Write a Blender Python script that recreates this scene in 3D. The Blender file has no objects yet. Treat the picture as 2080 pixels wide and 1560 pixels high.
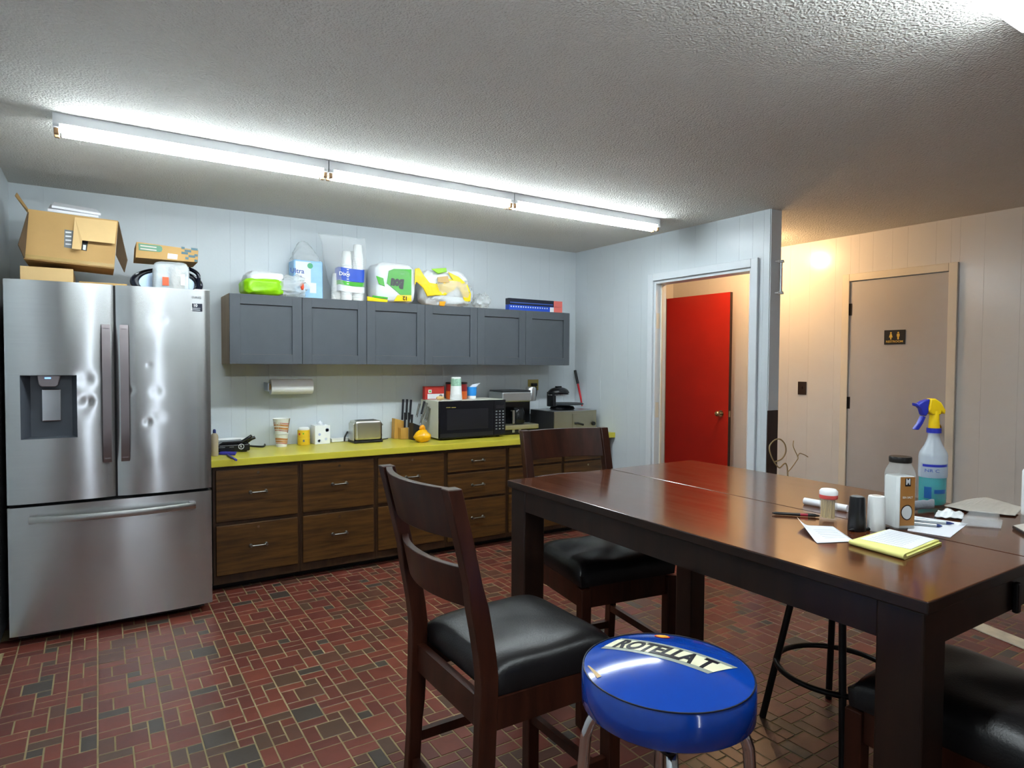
import bpy, bmesh, math, random
from mathutils import Vector, Matrix, noise

# ------------------------------------------------------------------ camera
CAM = Vector((-3.686, -4.6687, 1.379)); FPX = 1308.9
YAW, PITCH, ROLL = math.radians(-32.7243), math.radians(-1.8234), math.radians(0.3466)
FW = Vector((-math.sin(YAW)*math.cos(PITCH), math.cos(YAW)*math.cos(PITCH), math.sin(PITCH)))
RT0 = FW.cross(Vector((0, 0, 1))).normalized(); UP0 = RT0.cross(FW)
RT = math.cos(ROLL)*RT0 + math.sin(ROLL)*UP0
UP = -math.sin(ROLL)*RT0 + math.cos(ROLL)*UP0
scene = bpy.context.scene
col = scene.collection
cd = bpy.data.cameras.new('camera'); cd.sensor_width = 36.0; cd.lens = FPX/2080*36; cd.clip_start = .05
camo = bpy.data.objects.new('camera', cd); col.objects.link(camo)
mw = Matrix((RT, UP, -FW)).transposed().to_4x4(); mw.translation = CAM
camo.matrix_world = mw
scene.camera = camo

# ------------------------------------------------------------------ world, exposure
wd = bpy.data.worlds.new('world'); scene.world = wd; wd.use_nodes = True
wd.node_tree.nodes['Background'].inputs[0].default_value = (.5, .55, .6, 1)
wd.node_tree.nodes['Background'].inputs[1].default_value = .05
vs = scene.view_settings
vs.view_transform = 'Standard'; vs.look = 'None'; vs.gamma = 1; vs.use_curve_mapping = False
vs.exposure = 1.62
TUBE_E = 16.0       # fluorescent tubes
BULB_E = 320.0      # warm hall bulb

# ------------------------------------------------------------------ pixel -> place
def ray(u, v):
    return RT*((u-1040)/FPX) - UP*((v-780)/FPX) + FW
def at(u, v, x=None, y=None, z=None):
    d = ray(u, v)
    t = (z-CAM.z)/d.z if z is not None else (x-CAM.x)/d.x if x is not None else (y-CAM.y)/d.y
    return CAM + d*t
def mpp(p):
    return (Vector(p)-CAM).dot(FW)/FPX
def px(p):
    d = Vector(p)-CAM; z = d.dot(FW)
    return 1040+FPX*d.dot(RT)/z, 780-FPX*d.dot(UP)/z, z

# ------------------------------------------------------------------ materials
def lin(c):
    return c/12.92 if c <= .04045 else ((c+.055)/1.055)**2.4
def hexc(h):
    return tuple(lin(int(h[i:i+2], 16)/255) for i in (0, 2, 4)) + (1,)
MATS = {}
def M(name, color, rough=.5, metal=0, var=.06, scale=6, stretch=(1, 1, 1), bump=0, bscale=120, coat=0,
      alpha=1, emit=0, trans=0, ior=1.45, aniso=0, spec=.5, dist=.003, sheen=0, grain=None, rvar=0):
    if name in MATS: return MATS[name]
    m = bpy.data.materials.new(name); m.use_nodes = True; MATS[name] = m
    nt = m.node_tree; b = nt.nodes['Principled BSDF']; N = nt.nodes.new; L = nt.links.new
    c = hexc(color) if isinstance(color, str) else color
    b.inputs['Base Color'].default_value = c
    b.inputs['Roughness'].default_value = rough; b.inputs['Metallic'].default_value = metal
    b.inputs['Specular IOR Level'].default_value = spec; b.inputs['IOR'].default_value = ior
    b.inputs['Alpha'].default_value = alpha; b.inputs['Transmission Weight'].default_value = trans
    b.inputs['Coat Weight'].default_value = coat; b.inputs['Coat Roughness'].default_value = .08
    if sheen: b.inputs['Sheen Weight'].default_value = sheen
    if emit:
        b.inputs['Emission Color'].default_value = c; b.inputs['Emission Strength'].default_value = emit
    tc = N('ShaderNodeTexCoord'); mp = N('ShaderNodeMapping'); L(tc.outputs['Object'], mp.inputs[0])
    mp.inputs['Scale'].default_value = stretch
    if var or grain:
        nz = N('ShaderNodeTexNoise'); nz.inputs['Scale'].default_value = scale
        nz.inputs['Detail'].default_value = 6; nz.inputs['Roughness'].default_value = .6
        L(mp.outputs[0], nz.inputs['Vector'])
        rp = N('ShaderNodeValToRGB'); L(nz.outputs['Fac'], rp.inputs[0])
        e = rp.color_ramp.elements
        if grain:
            e[0].color = hexc(grain); e[1].color = c; e[0].position = .34; e[1].position = .66
        else:
            e[0].position = .3; e[1].position = .7
            e[0].color = tuple(x*(1-var) for x in c[:3])+(1,)
            e[1].color = tuple(min(1, x*(1+var)) for x in c[:3])+(1,)
        L(rp.outputs[0], b.inputs['Base Color'])
        if rvar:
            mr = N('ShaderNodeMapRange'); L(nz.outputs['Fac'], mr.inputs[0])
            mr.inputs['To Min'].default_value = max(.02, rough-rvar); mr.inputs['To Max'].default_value = rough+rvar
            L(mr.outputs[0], b.inputs['Roughness'])
    if bump:
        n2 = N('ShaderNodeTexNoise'); n2.inputs['Scale'].default_value = bscale; n2.inputs['Detail'].default_value = 3
        L(mp.outputs[0], n2.inputs['Vector'])
        bp = N('ShaderNodeBump'); bp.inputs['Strength'].default_value = bump; bp.inputs['Distance'].default_value = dist
        L(n2.outputs['Fac'], bp.inputs['Height']); L(bp.outputs[0], b.inputs['Normal'])
    if aniso:
        b.inputs['Anisotropic'].default_value = aniso
        tg = N('ShaderNodeTangent'); tg.direction_type = 'RADIAL'; tg.axis = 'Z'; b.inputs['Anisotropic Rotation'].default_value = .25; L(tg.outputs[0], b.inputs['Tangent'])
    return m

M('wall_paint', 'c8d0d5', .34, var=.015, scale=3, bump=.08, bscale=60)
M('trim_paint', 'd3d9de', .35, var=.02)
M('wall_paint_warm_lit', 'd0cdc9', .22, var=.02, scale=3, bump=.1, bscale=60)  # same wall paint, with the hall's warm light put into its colour
M('jar_clear', 'eaf0f0', .08, alpha=.24, var=0)
M('hall_trim', 'd8cfbe', .4, var=.02)
M('hall_door', 'b0acaa', .38, var=.02, bump=.06, bscale=80)
M('rear_paint', 'b4b8bb', .6, var=.1, scale=1.2)
M('wainscot', '3a221a', .5, grain='23120d', scale=4, stretch=(8, 8, .6))
M('red_door', 'b8251a', .33, var=.08, scale=2)
M('grout', '8b7c58', .8, var=.25, scale=9, bump=.3, bscale=300)
M('strip_white', 'cfc8b4', .6, var=.25, scale=9)
M('tube', (.88, .97, 1, 1), .3, emit=TUBE_E, var=0)
M('fixture_white', 'cdd0d4', .45)
M('socket', '8a6a48', .5)
M('steel', 'c2c4c4', .23, metal=1, var=.02, scale=2, stretch=(2, 2, 60), aniso=.85)
M('steel_handle', '8a8284', .42, metal=1, var=.03)
M('chrome', 'd8dadc', .12, metal=1, var=0)
M('pewter', '8d8d86', .3, metal=1, var=.1, scale=40)
M('handle_silver', 'b4b4b2', .3, metal=1, var=.03)
M('brass', 'bcae90', .25, metal=1, var=.05)
M('gold_knob', 'b9953c', .2, metal=1, var=.05)
M('fridge_side', '26272b', .5); M('black_gap', '08080a', .6, var=0)
M('dispenser', '4b5058', .4); M('disp_dark', '202430', .35)
M('led_blue', '5f9cff', .4, emit=1.5, var=0)
M('navy', '151a2c', .45, var=0); M('white', 'e8eaea', .5, var=.02); M('print_white', 'dfe2e4', .6, var=0)
M('print_grey', '6e7275', .5, var=0); M('black_print', '111114', .6, var=0)
M('slate', '4d5258', .5, var=.05, scale=10, bump=.05, bscale=200)
M('birch', 'b49a7c', .55, grain='a48a6c', scale=3, stretch=(10, 10, .8))
M('oak_dark', '5a3b15', .42, grain='36210b', scale=3, stretch=(1.2, 6, 16), bump=.12, bscale=30)
M('oak_frame', '402914', .45, grain='28180b', scale=3, stretch=(6, 6, 2))
M('toe_black', '0e0c0b', .6)
M('laminate', 'c6bb3e', .3, var=.03, scale=5)
M('table_wood', '5e3018', .16, grain='40200f', scale=2.5, stretch=(14, 1, 6), rvar=.05, coat=.25, spec=.5)
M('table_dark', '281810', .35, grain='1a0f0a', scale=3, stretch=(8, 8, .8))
M('chair_wood', '401f13', .32, grain='28120b', scale=3, stretch=(8, 8, .9), spec=.38)
M('leather', '161415', .33, spec=.38, var=.15, scale=12, bump=.25, bscale=220, dist=.002)
M('vinyl_blue', '0a40a2', .12, var=.03, coat=.5, spec=.5)
M('cream', 'ece9c6', .25, var=0); M('band_grey', '9aa096', .25, var=0); M('ink', '15131f', .3, var=0)
M('shell_yellow', 'f3b61d', .3, var=0); M('shell_red', 'd8402a', .3, var=0); M('scuff_tan', 'c2a67a', .6, var=.2)
M('black_metal', '141416', .4, metal=.3)
M('cardboard', 'b8925a', .75, var=.06, scale=5, bump=.1, bscale=90)
M('cardboard_light', 'd2b07a', .75, var=.05); M('cardboard_shaded', '54422f', .8, var=.05)  # the darkest puts shade into the open box's end flaps
M('tape', 'c9a86a', .2, var=.03, alpha=.7)
M('green_print', '5e8a72', .6, var=0); M('teal_print', '53707a', .6, var=0)
M('paper', 'e6e8ee', .7, var=.02, bump=.05, bscale=80); M('paper_print', 'a9adb8', .8, var=0)
M('pad_yellow', 'e4e08a', .6, var=.03)
M('clear', 'eef2f4', .12, alpha=.22, var=0, bump=.5, bscale=25, dist=.01)
M('clear_smooth', 'f0f4f4', .06, alpha=.1, var=0)
M('clear_crinkle', 'e6ecee', .10, alpha=.36, spec=.9, var=0, bump=.8, bscale=40, dist=.01)
M('black_enamel', '101526', .15, var=.05); M('pan_steel', '93a2b4', .22, metal=1, var=0)
M('orange_tag', 'ee5a34', .5, var=0)
M('lime', '93d514', .35, var=.12, scale=14, bump=.4, bscale=30); M('bag_green', '3fae24', .35, var=.12, scale=14)
M('bag_yellow', 'f6d012', .3, var=.1, scale=10, bump=.4, bscale=30, dist=.006)
M('tissue_white', 'e9edf0', .7, var=.03, bump=.15, bscale=50)
M('sky_blue', '9ccbee', .4, var=.1, scale=12); M('blue_label', '1b4fc4', .35, var=.05); M('circle_green', '47a877', .4, var=0)
M('text_blue', '3b5aa8', .5, var=0); M('foil_blue', '1f4cc0', .4, var=.05); M('foil_red', 'd96a62', .4, var=.05)
M('cup_white', 'ecefee', .5, var=.01); M('cup_brown', 'c58a58', .5, var=.15, scale=20); M('cup_red', 'b8492e', .5, var=0)
M('cup_grey', '8d7a70', .5, var=0)
M('canister', 'e2bb2c', .4, var=.06); M('tissue_pattern', 'c9d3ec', .6, var=.1, scale=18)
M('pattern_blue', 'aebbe2', .6, var=.1)
M('bottle_tan', 'b3a58c', .4, var=.04, alpha=.95); M('cap_blue', '26356e', .4)
M('appliance_black', '131418', .22, var=.05); M('appliance_grey', '2c3136', .45)
M('purple', '3b37a0', .4)
M('toaster_steel', 'd2d0c8', .34, metal=1, var=.03); M('plastic_black', '161618', .4)
M('block_wood', 'd3a552', .5, grain='bd8d40', scale=3, stretch=(9, 9, 1))
M('honey', 'f0b312', .25, var=.12, scale=10); M('honey_knot', 'f2a00c', .35)
M('microwave_white', 'd3d4c6', .4); M('mw_glass', '14141a', .12, var=0); M('mw_grey', '1c1c22', .35, var=0)
M('red_box', 'b5322a', .55); M('can_orange', 'd8641c', .4, var=.06); M('can_red', '94221f', .4, var=.05); M('lid_dark', '231a1c', .4)
M('cup_blue', '2f95e8', .4, var=.05); M('floral', '9cc7b0', .5, var=.3, scale=60)
M('silver', 'b8bcbf', .3, metal=.85, var=.04); M('silver_dull', 'b9b395', .35, metal=.7, var=.05)
M('coffee_glass', '1a1c20', .08, alpha=.72, var=0)
M('tan_plate', 'a89a55', .5); M('oven_steel', 'a39d8a', .35, metal=.85, var=.06, scale=3)
M('handle_red', 'c02530', .35); M('handle_black', '1a1b22', .5)
M('salt', 'dfe4e4', .8, var=.03); M('jar_label', 'b07a3e', .5, var=.06, scale=15); M('lid_black', '1c1a18', .35)
M('bottle_clear', 'ccd8e2', .25, alpha=.6, var=0); M('bottle_low', 'ccd8e2', .2, alpha=.1, var=0); M('liquid_teal', '12b4ae', .2, var=.03, alpha=.93)
M('spray_yellow', 'efc60e', .35); M('spray_blue', '2a34a8', .35); M('label_film', '7fa4d4', .3, alpha=.15, var=0)
M('label_blue', '1d5ea8', .3, alpha=.8, var=0)
M('grinder_black', '17171a', .3); M('pen_red', '9c1733', .3); M('pick', 'd9bc78', .6, var=.1)
M('lid_red', 'e35a54', .35); M('cloth_grey', '7e828a', .9, var=.12, scale=20, bump=.4, bscale=200, sheen=.2)
M('cable_tan', 'b59d74', .5); M('switch_brown', '2a1a14', .4); M('foam', 'bfb8ae', .6, var=.04)
M('hinge', '2a2420', .45, metal=.6); M('strip_glow', 'e8f2ff', .3, emit=14, var=0)  # the emitter is for the strip added on the rear wall
M('mat_beige', 'b09a72', .8, var=.1)
M('bulb', (1, .62, .30, 1), .3, emit=BULB_E, var=0)

# tile colours
TC = ['6a342a', '5e2f28', '71392d', '56362b', '513a2e', '423933']
for i, c in enumerate(TC):
    M('tile_%s' % 'abcdef'[i], c, .36, var=.16, scale=7, bump=.12, bscale=40, rvar=.07)

# popcorn ceiling
def ceiling_mat():
    m = bpy.data.materials.new('ceiling_texture'); m.use_nodes = True; MATS['ceiling_texture'] = m
    nt = m.node_tree; b = nt.nodes['Principled BSDF']; N = nt.nodes.new; L = nt.links.new
    b.inputs['Base Color'].default_value = hexc('b4b2ac'); b.inputs['Roughness'].default_value = .85
    tc = N('ShaderNodeTexCoord')
    n1 = N('ShaderNodeTexNoise'); n1.inputs['Scale'].default_value = 115; n1.inputs['Detail'].default_value = 2.5
    v1 = N('ShaderNodeTexVoronoi'); v1.inputs['Scale'].default_value = 140; v1.feature = 'SMOOTH_F1'
    ad = N('ShaderNodeMath'); ad.operation = 'SUBTRACT'
    L(tc.outputs['Object'], n1.inputs['Vector']); L(tc.outputs['Object'], v1.inputs['Vector'])
    L(n1.outputs['Fac'], ad.inputs[0]); L(v1.outputs['Distance'], ad.inputs[1])
    bp = N('ShaderNodeBump'); bp.inputs['Strength'].default_value = 1; bp.inputs['Distance'].default_value = .006
    L(ad.outputs[0], bp.inputs['Height']); L(bp.outputs[0], b.inputs['Normal'])
    n2 = N('ShaderNodeTexNoise'); n2.inputs['Scale'].default_value = 1.3; n2.inputs['Detail'].default_value = 4
    L(tc.outputs['Object'], n2.inputs['Vector'])
    rp = N('ShaderNodeValToRGB'); rp.color_ramp.elements[0].color = hexc('d2d0c9'); rp.color_ramp.elements[1].color = hexc('dfddd8')
    L(n2.outputs['Fac'], rp.inputs[0]); L(rp.outputs[0], b.inputs['Base Color'])
ceiling_mat()

# ------------------------------------------------------------------ mesh helpers
WM = {}     # object name -> world matrix of its space
def V(*a): return Vector(a)
class MB:
    def __init__(s): s.v = []; s.f = []
    def add(s, vs, fs):
        n = len(s.v); s.v += [Vector(x) for x in vs]; s.f += [tuple(i+n for i in f) for f in fs]; return s
    def hexa(s, p):
        return s.add(p, [(0, 3, 2, 1), (4, 5, 6, 7), (0, 1, 5, 4), (1, 2, 6, 5), (2, 3, 7, 6), (3, 0, 4, 7)])
    def box(s, x0, x1, y0, y1, z0, z1, m=None):
        p = [V(x0, y0, z0), V(x1, y0, z0), V(x1, y1, z0), V(x0, y1, z0), V(x0, y0, z1), V(x1, y0, z1), V(x1, y1, z1), V(x0, y1, z1)]
        if m is not None: p = [m @ q for q in p]
        return s.hexa(p)
    def prism(s, pts, ext):
        pts = [Vector(q) for q in pts]; n = len(pts); e = Vector(ext)
        f = [tuple(range(n-1, -1, -1)), tuple(range(n, 2*n))] + [(i, (i+1) % n, n+(i+1) % n, n+i) for i in range(n)]
        return s.add(pts+[q+e for q in pts], f)
    def cyl(s, p0, p1, r0, r1=None, n=16):
        p0 = Vector(p0); p1 = Vector(p1); r1 = r0 if r1 is None else r1
        d = (p1-p0).normalized(); a = d.orthogonal().normalized(); b = d.cross(a)
        vs = []
        for p, r in ((p0, r0), (p1, r1)):
            vs += [p+(a*math.cos(t)+b*math.sin(t))*r for t in (2*math.pi*i/n for i in range(n))]
        return s.add(vs, [tuple(range(n-1, -1, -1)), tuple(range(n, 2*n))]+[(i, (i+1) % n, n+(i+1) % n, n+i) for i in range(n)])
    def tube(s, path, r, n=8, closed=False):
        path = [Vector(p) for p in path]; k = len(path); rings = []; a = None
        for i, p in enumerate(path):
            q0 = path[(i-1) % k] if (closed or i) else p; q1 = path[(i+1) % k] if (closed or i < k-1) else p
            d = (q1-q0).normalized()
            if a is None: a = d.orthogonal().normalized()
            a = (a-d*a.dot(d)).normalized(); b = d.cross(a)
            rr = r[i] if isinstance(r, (list, tuple)) else r
            rings.append([p+(a*math.cos(t)+b*math.sin(t))*rr for t in (2*math.pi*j/n for j in range(n))])
        fs = []
        for i in range(k if closed else k-1):
            j = (i+1) % k
            fs += [(i*n+t, i*n+(t+1) % n, j*n+(t+1) % n, j*n+t) for t in range(n)]
        if not closed: fs += [tuple(range(n-1, -1, -1)), tuple((k-1)*n+t for t in range(n))]
        return s.add([v for rg in rings for v in rg], fs)
    def lathe(s, c, prof, n=24, sx=1, sy=1):
        c = Vector(c); k = len(prof)
        vs = [c+V(r*sx*math.cos(2*math.pi*j/n), r*sy*math.sin(2*math.pi*j/n), z) for r, z in prof for j in range(n)]
        fs = [(i*n+t, i*n+(t+1) % n, (i+1)*n+(t+1) % n, (i+1)*n+t) for i in range(k-1) for t in range(n)]
        fs += [tuple(range(n-1, -1, -1)), tuple((k-1)*n+t for t in range(n))]
        return s.add(vs, fs)
    def ball(s, c, rx, ry, rz, nu=20, nv=12, fn=None):
        c = Vector(c); vs = []
        for i in range(nv+1):
            th = math.pi*i/nv
            for j in range(nu):
                ph = 2*math.pi*j/nu
                d = V(math.sin(th)*math.cos(ph), math.sin(th)*math.sin(ph), -math.cos(th))
                q = V(d.x*rx, d.y*ry, d.z*rz)
                vs.append(c+(fn(d, q) if fn else q))
        return s.add(vs, [(i*nu+t, i*nu+(t+1) % nu, (i+1)*nu+(t+1) % nu, (i+1)*nu+t) for i in range(nv) for t in range(nu)])
    def grid(s, fn, nu, nv):
        vs = [fn(i/nu, j/nv) for j in range(nv+1) for i in range(nu+1)]
        return s.add(vs, [(j*(nu+1)+i, j*(nu+1)+i+1, (j+1)*(nu+1)+i+1, (j+1)*(nu+1)+i) for j in range(nv) for i in range(nu)])
    def build(s, name, mat, parent=None, smooth=None, bevel=0, local=False, label=None, cat=None, group=None, kind=None,
              sub=0, solid=0, seg=2, origin=None):
        me = bpy.data.meshes.new(name)
        if parent is not None:
            inv = Matrix() if local else WM[parent.name].inverted(); vs = [inv @ v for v in s.v]; loc = None
        else:
            xs = [v.x for v in s.v]; ys = [v.y for v in s.v]; zs = [v.z for v in s.v]
            loc = origin or V((min(xs)+max(xs))/2, (min(ys)+max(ys))/2, min(zs)); vs = [v-loc for v in s.v]
        me.from_pydata([tuple(v) for v in vs], [], s.f); me.validate(); me.update()
        bm = bmesh.new(); bm.from_mesh(me); bmesh.ops.remove_doubles(bm, verts=bm.verts, dist=1e-6)
        bmesh.ops.recalc_face_normals(bm, faces=bm.faces); bm.to_mesh(me); bm.free()
        for m in (mat if isinstance(mat, (list, tuple)) else [mat]): me.materials.append(MATS[m])
        if smooth is not None:
            me.polygons.foreach_set('use_smooth', [True]*len(me.polygons)); me.set_sharp_from_angle(angle=math.radians(smooth))
        o = bpy.data.objects.new(name, me); col.objects.link(o)
        if parent is not None: o.parent = parent; WM[o.name] = WM[parent.name]
        else: o.location = loc; WM[o.name] = Matrix.Translation(loc)
        if solid:
            md = o.modifiers.new('solid', 'SOLIDIFY'); md.thickness = solid; md.offset = 0
        if bevel:
            md = o.modifiers.new('bevel', 'BEVEL'); md.width = bevel; md.segments = seg; md.limit_method = 'ANGLE'; md.angle_limit = math.radians(40)
        if sub:
            md = o.modifiers.new('sub', 'SUBSURF'); md.levels = sub; md.render_levels = sub
        tag(o, label, cat, group, kind)
        return o
def tag(o, label=None, cat=None, group=None, kind=None):
    if label: o['label'] = label
    if cat: o['category'] = cat
    if group: o['group'] = group
    if kind: o['kind'] = kind
    return o
def thing(name, label, cat, loc, rz=0, group=None):
    o = bpy.data.objects.new(name, None); col.objects.link(o); o.empty_display_size = .05
    o.location = loc; o.rotation_euler = (0, 0, rz)
    WM[o.name] = Matrix.Translation(Vector(loc)) @ Matrix.Rotation(rz, 4, 'Z')
    return tag(o, label, cat, group)
def copy_thing(o, label, loc, rz=None, group=None):
    c = o.copy(); col.objects.link(c); c.location = loc
    if rz is not None: c.rotation_euler = (0, 0, rz)
    WM[c.name] = Matrix.Translation(Vector(loc)) @ Matrix.Rotation(c.rotation_euler.z, 4, 'Z')
    c['label'] = label
    if group: c['group'] = group
    for ch in list(o.children):
        d = ch.copy(); col.objects.link(d); d.parent = c; WM[d.name] = WM[c.name]
        for g in list(ch.children):
            e = g.copy(); col.objects.link(e); e.parent = d; WM[e.name] = WM[c.name]
    return c
def bx(*a): return MB().box(*a)
def text(s, size, o, xd, yd, mat, parent, name='lettering', shear=0, bold=0, depth=.0004, fit=None, post=None):
    cu = bpy.data.curves.new('t', 'FONT'); cu.body = s; cu.size = size; cu.shear = shear; cu.offset = bold
    cu.align_x = 'CENTER'; cu.align_y = 'CENTER'; cu.extrude = depth; cu.resolution_u = 3
    ob = bpy.data.objects.new('t', cu); col.objects.link(ob)
    dg = bpy.context.evaluated_depsgraph_get()
    me = bpy.data.meshes.new_from_object(ob.evaluated_get(dg))
    for ax in (0, 1):
        lo_ = min(v.co[ax] for v in me.vertices); hi_ = max(v.co[ax] for v in me.vertices)
        for v in me.vertices: v.co[ax] -= (lo_+hi_)/2
    bpy.data.objects.remove(ob); bpy.data.curves.remove(cu)
    xd = Vector(xd).normalized(); yd = Vector(yd).normalized(); zd = xd.cross(yd)
    k = 1
    if fit:
        w = max(v.co.x for v in me.vertices)-min(v.co.x for v in me.vertices); k = fit/w
    if post:
        bm = bmesh.new(); bm.from_mesh(me); bmesh.ops.triangulate(bm, faces=bm.faces)
        for _ in range(2):
            es = [e for e in bm.edges if e.calc_length() > .012]
            if es: bmesh.ops.subdivide_edges(bm, edges=es, cuts=1)
            bmesh.ops.triangulate(bm, faces=bm.faces)
        bm.to_mesh(me); bm.free()
    inv = WM[parent.name].inverted()
    for v in me.vertices:
        w = Vector(o)+xd*v.co.x*k+yd*v.co.y+zd*v.co.z
        if post: w = post(w)
        v.co = inv @ w
    me.name = name; me.materials.clear(); me.materials.append(MATS[mat])
    ob = bpy.data.objects.new(name, me); col.objects.link(ob); ob.parent = parent; WM[ob.name] = WM[parent.name]
    return ob
def lump(seed, amp=.15, freq=2.2, crease=0):
    def fn(d, q):
        n = noise.noise(d*freq+V(seed*3.1, seed*1.7, seed))
        if crease: n += crease*abs(noise.noise(d*freq*3+V(seed, 5, 2)))
        return q*(1+amp*n)
    return fn
def smooth_path(pts, k=6):
    pts = [Vector(p) for p in pts]; out = []
    for i in range(len(pts)-1):
        a = pts[max(0, i-1)]; b = pts[i]; c = pts[i+1]; d = pts[min(len(pts)-1, i+2)]
        for j in range(k):
            t = j/k
            out.append(.5*((2*b)+(c-a)*t+(2*a-5*b+4*c-d)*t*t+(3*b-a-3*c+d)*t**3))
    return out+[pts[-1]]

# ------------------------------------------------------------------ room shell
C = 2.393; LX = -4.104; W2 = 1.2655; RE = -2.025; WT = .1126; YB = -7.0
def struct(o): o['kind'] = 'structure'; return o
floor = struct(bx(LX-.1, W2+.2, YB-.1, 1.2, -.1, -.0016).build('floor', 'grout'))
struct(bx(LX-.1, W2+.2, YB-.1, 1.2, C, C+.1).build('ceiling', 'ceiling_texture'))

def planked(name, axis, face, back, bounds, z0, z1, openings, mat, gap=.0007):
    """a backing slab with separate grooved panels standing on it; axis = direction the panels repeat along"""
    sgn = 1 if back > face else -1; mid = face+sgn*.003
    a0, a1 = min(bounds), max(bounds)
    def bb(p0, p1, f0, f1, q0, q1):
        f0, f1 = sorted((f0, f1))
        return bx(p0, p1, f0, f1, q0, q1) if axis == 'x' else bx(f0, f1, p0, p1, q0, q1)
    m = MB(); cuts = sorted({a0, a1} | {o[i] for o in openings for i in (0, 1)})
    for p, q in zip(cuts[:-1], cuts[1:]):
        zz = z0
        for o in openings:
            if p >= o[0]-1e-6 and q <= o[1]+1e-6: zz = o[2]
        t = bb(p, q, mid, back, zz, z1); m.add(t.v, t.f)
    w = struct(m.build(name, mat))
    bs = sorted(set(bounds) | {o[i] for o in openings for i in (0, 1)})
    for p, q in zip(bs[:-1], bs[1:]):
        zz = z0
        for o in openings:
            if p >= o[0]-1e-6 and q <= o[1]+1e-6: zz = o[2]
        if q-p < .012: continue
        bb(p+gap/2, q-gap/2, face, mid, zz, z1).build('panel', mat, w)
    return w
planked('wall_back', 'x', 0, .1, [LX, -3.94, -3.724, -3.62, -3.425, -3.33, -3.136, -2.933, -2.84, -2.688, -2.539, -2.36, -2.17, -2.06, -1.86,
        -1.75, -1.618, -1.5, -1.349, -1.256, -1.065, -.94, -.757, -.60, -.40, -.30, -.13, 0], 0, C, [], 'wall_paint')
planked('wall_right', 'y', 0, WT, [RE, -1.979, -1.787, -1.595, -1.40, -1.24, -1.06, -.85, -.70, -.52, -.36, -.17, 0], 0, C, [(-1.893, -.991, 2.03)], 'wall_paint')
planked('wall_hall', 'y', W2, W2+.1, [YB, -6, -5.2, -4.6, -4.2, -3.96, -3.6, -3.35, -3.1, -2.95, -2.745, -2.60, -2.45, -2.262, -2.154, -2.013, -1.909, -1.72,
        -1.5, -1.32, -1.12, -.9, -.7, -.45, -.2, 0], 0, C, [(-2.545, -1.84, 2.035)], 'wall_paint_warm_lit')
planked('wall_hall_end', 'x', 0, .1, [WT, .30, 1.17, W2], 0, C, [(.32, 1.17, 2.05)], 'wall_paint_warm_lit')
struct(bx(.2, 1.3, .9, 1.0, 0, C).build('wall_closet', 'wall_paint_warm_lit'))
struct(bx(LX-.1, LX, YB, .1, 0, C).build('wall_left', 'wall_paint'))
struct(bx(LX-.1, W2+.1, YB-.1, YB, 0, C).build('wall_rear', 'rear_paint'))
# end of the dividing wall: painted above, old brown panelling below
struct(bx(.004, WT-.002, RE-.006, RE-.0005, 1.082, C-.001).build('trim_end', 'trim_paint'))
struct(bx(.004, WT-.002, RE-.006, RE-.0005, .0, 1.08).build('trim_wainscot', 'wainscot'))
# doorway casing in the dividing wall
tr = struct(bx(-.018, -.0005, -.990, -.936, 0, 2.088).build('trim_doorway', 'trim_paint', bevel=.003))
bx(-.018, -.0005, -1.947, -1.894, 0, 2.088).build('casing', 'trim_paint', tr, bevel=.003)
bx(-.018, -.0005, -1.8935, -.9905, 2.032, 2.088).build('head_casing', 'trim_paint', tr, bevel=.003)
bx(.0, WT, -1.010, -.992, 0, 2.028).build('jamb', 'trim_paint', tr)
bx(.0, WT, -1.892, -1.874, 0, 2.028).build('jamb', 'trim_paint', tr)
bx(.0, WT, -1.873, -1.011, 2.010, 2.028).build('head_jamb', 'trim_paint', tr)
bx(.055, .07, -1.022, -1.011, 0, 2.0095).build('door_stop', 'hall_trim', tr)
for z in (1.72, 1.02, .3):
    bx(.008, .045, -1.0125, -1.0105, z-.06, z+.06).build('hinge_mortise', 'hall_trim', tr)
# red door folded back against the hall wall
rd = struct(bx(1.165, 1.2, -.785, -.008, .012, 2.043).build('door_1', 'red_door', bevel=.002))
kb = MB().cyl((1.165, -.705, .928), (1.158, -.705, .928), .03, n=20).cyl((1.158, -.705, .928), (1.13, -.705, .928), .011)
kb.ball((1.112, -.705, .928), .022, .027, .027).build('knob', 'brass', rd, smooth=40)
bx(1.172, 1.193, -.787, -.785, .90, .956).build('latch_plate', 'brass', rd)
bx(1.1655, 1.1995, -.7862, -.7852, .012, 2.042).build('edge', 'wainscot', rd)  # dark brown strip, the door edge's shadow put into its colour
for z in (.25, 1.1, 1.85): MB().cyl((1.203, -.004, z-.045), (1.203, -.004, z+.045), .006).build('hinge', 'hinge', rd)
# restroom door and casing
r2 = struct(bx(1.262, 1.30, -2.54, -1.845, .008, 2.030).build('door_2', 'hall_door', bevel=.002))
for z0, z1 in ((1.769, 1.861), (1.041, 1.134), (.18, .27)):
    MB().cyl((1.255, -1.842, z0), (1.255, -1.842, z1), .0065).box(1.2585, 1.2618, -1.862, -1.846, z0, z1).build('hinge', 'hinge', r2)
MB().cyl((1.262, -2.487, .95), (1.254, -2.487, .95), .03, n=20).cyl((1.254, -2.487, .95), (1.225, -2.487, .95), .011).ball((1.212, -2.487, .95), .022, .027, .027).build('knob', 'gold_knob', r2, smooth=40)
t2 = struct(bx(1.247, 1.2652, -1.8435, -1.788, 0, 2.09).build('trim_restroom', 'hall_trim', bevel=.003))
bx(1.247, 1.2652, -2.597, -2.5415, 0, 2.09).build('casing', 'hall_trim', t2, bevel=.003)
bx(1.247, 1.2652, -2.541, -1.844, 2.034, 2.09).build('head_casing', 'hall_trim', t2, bevel=.003)
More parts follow.
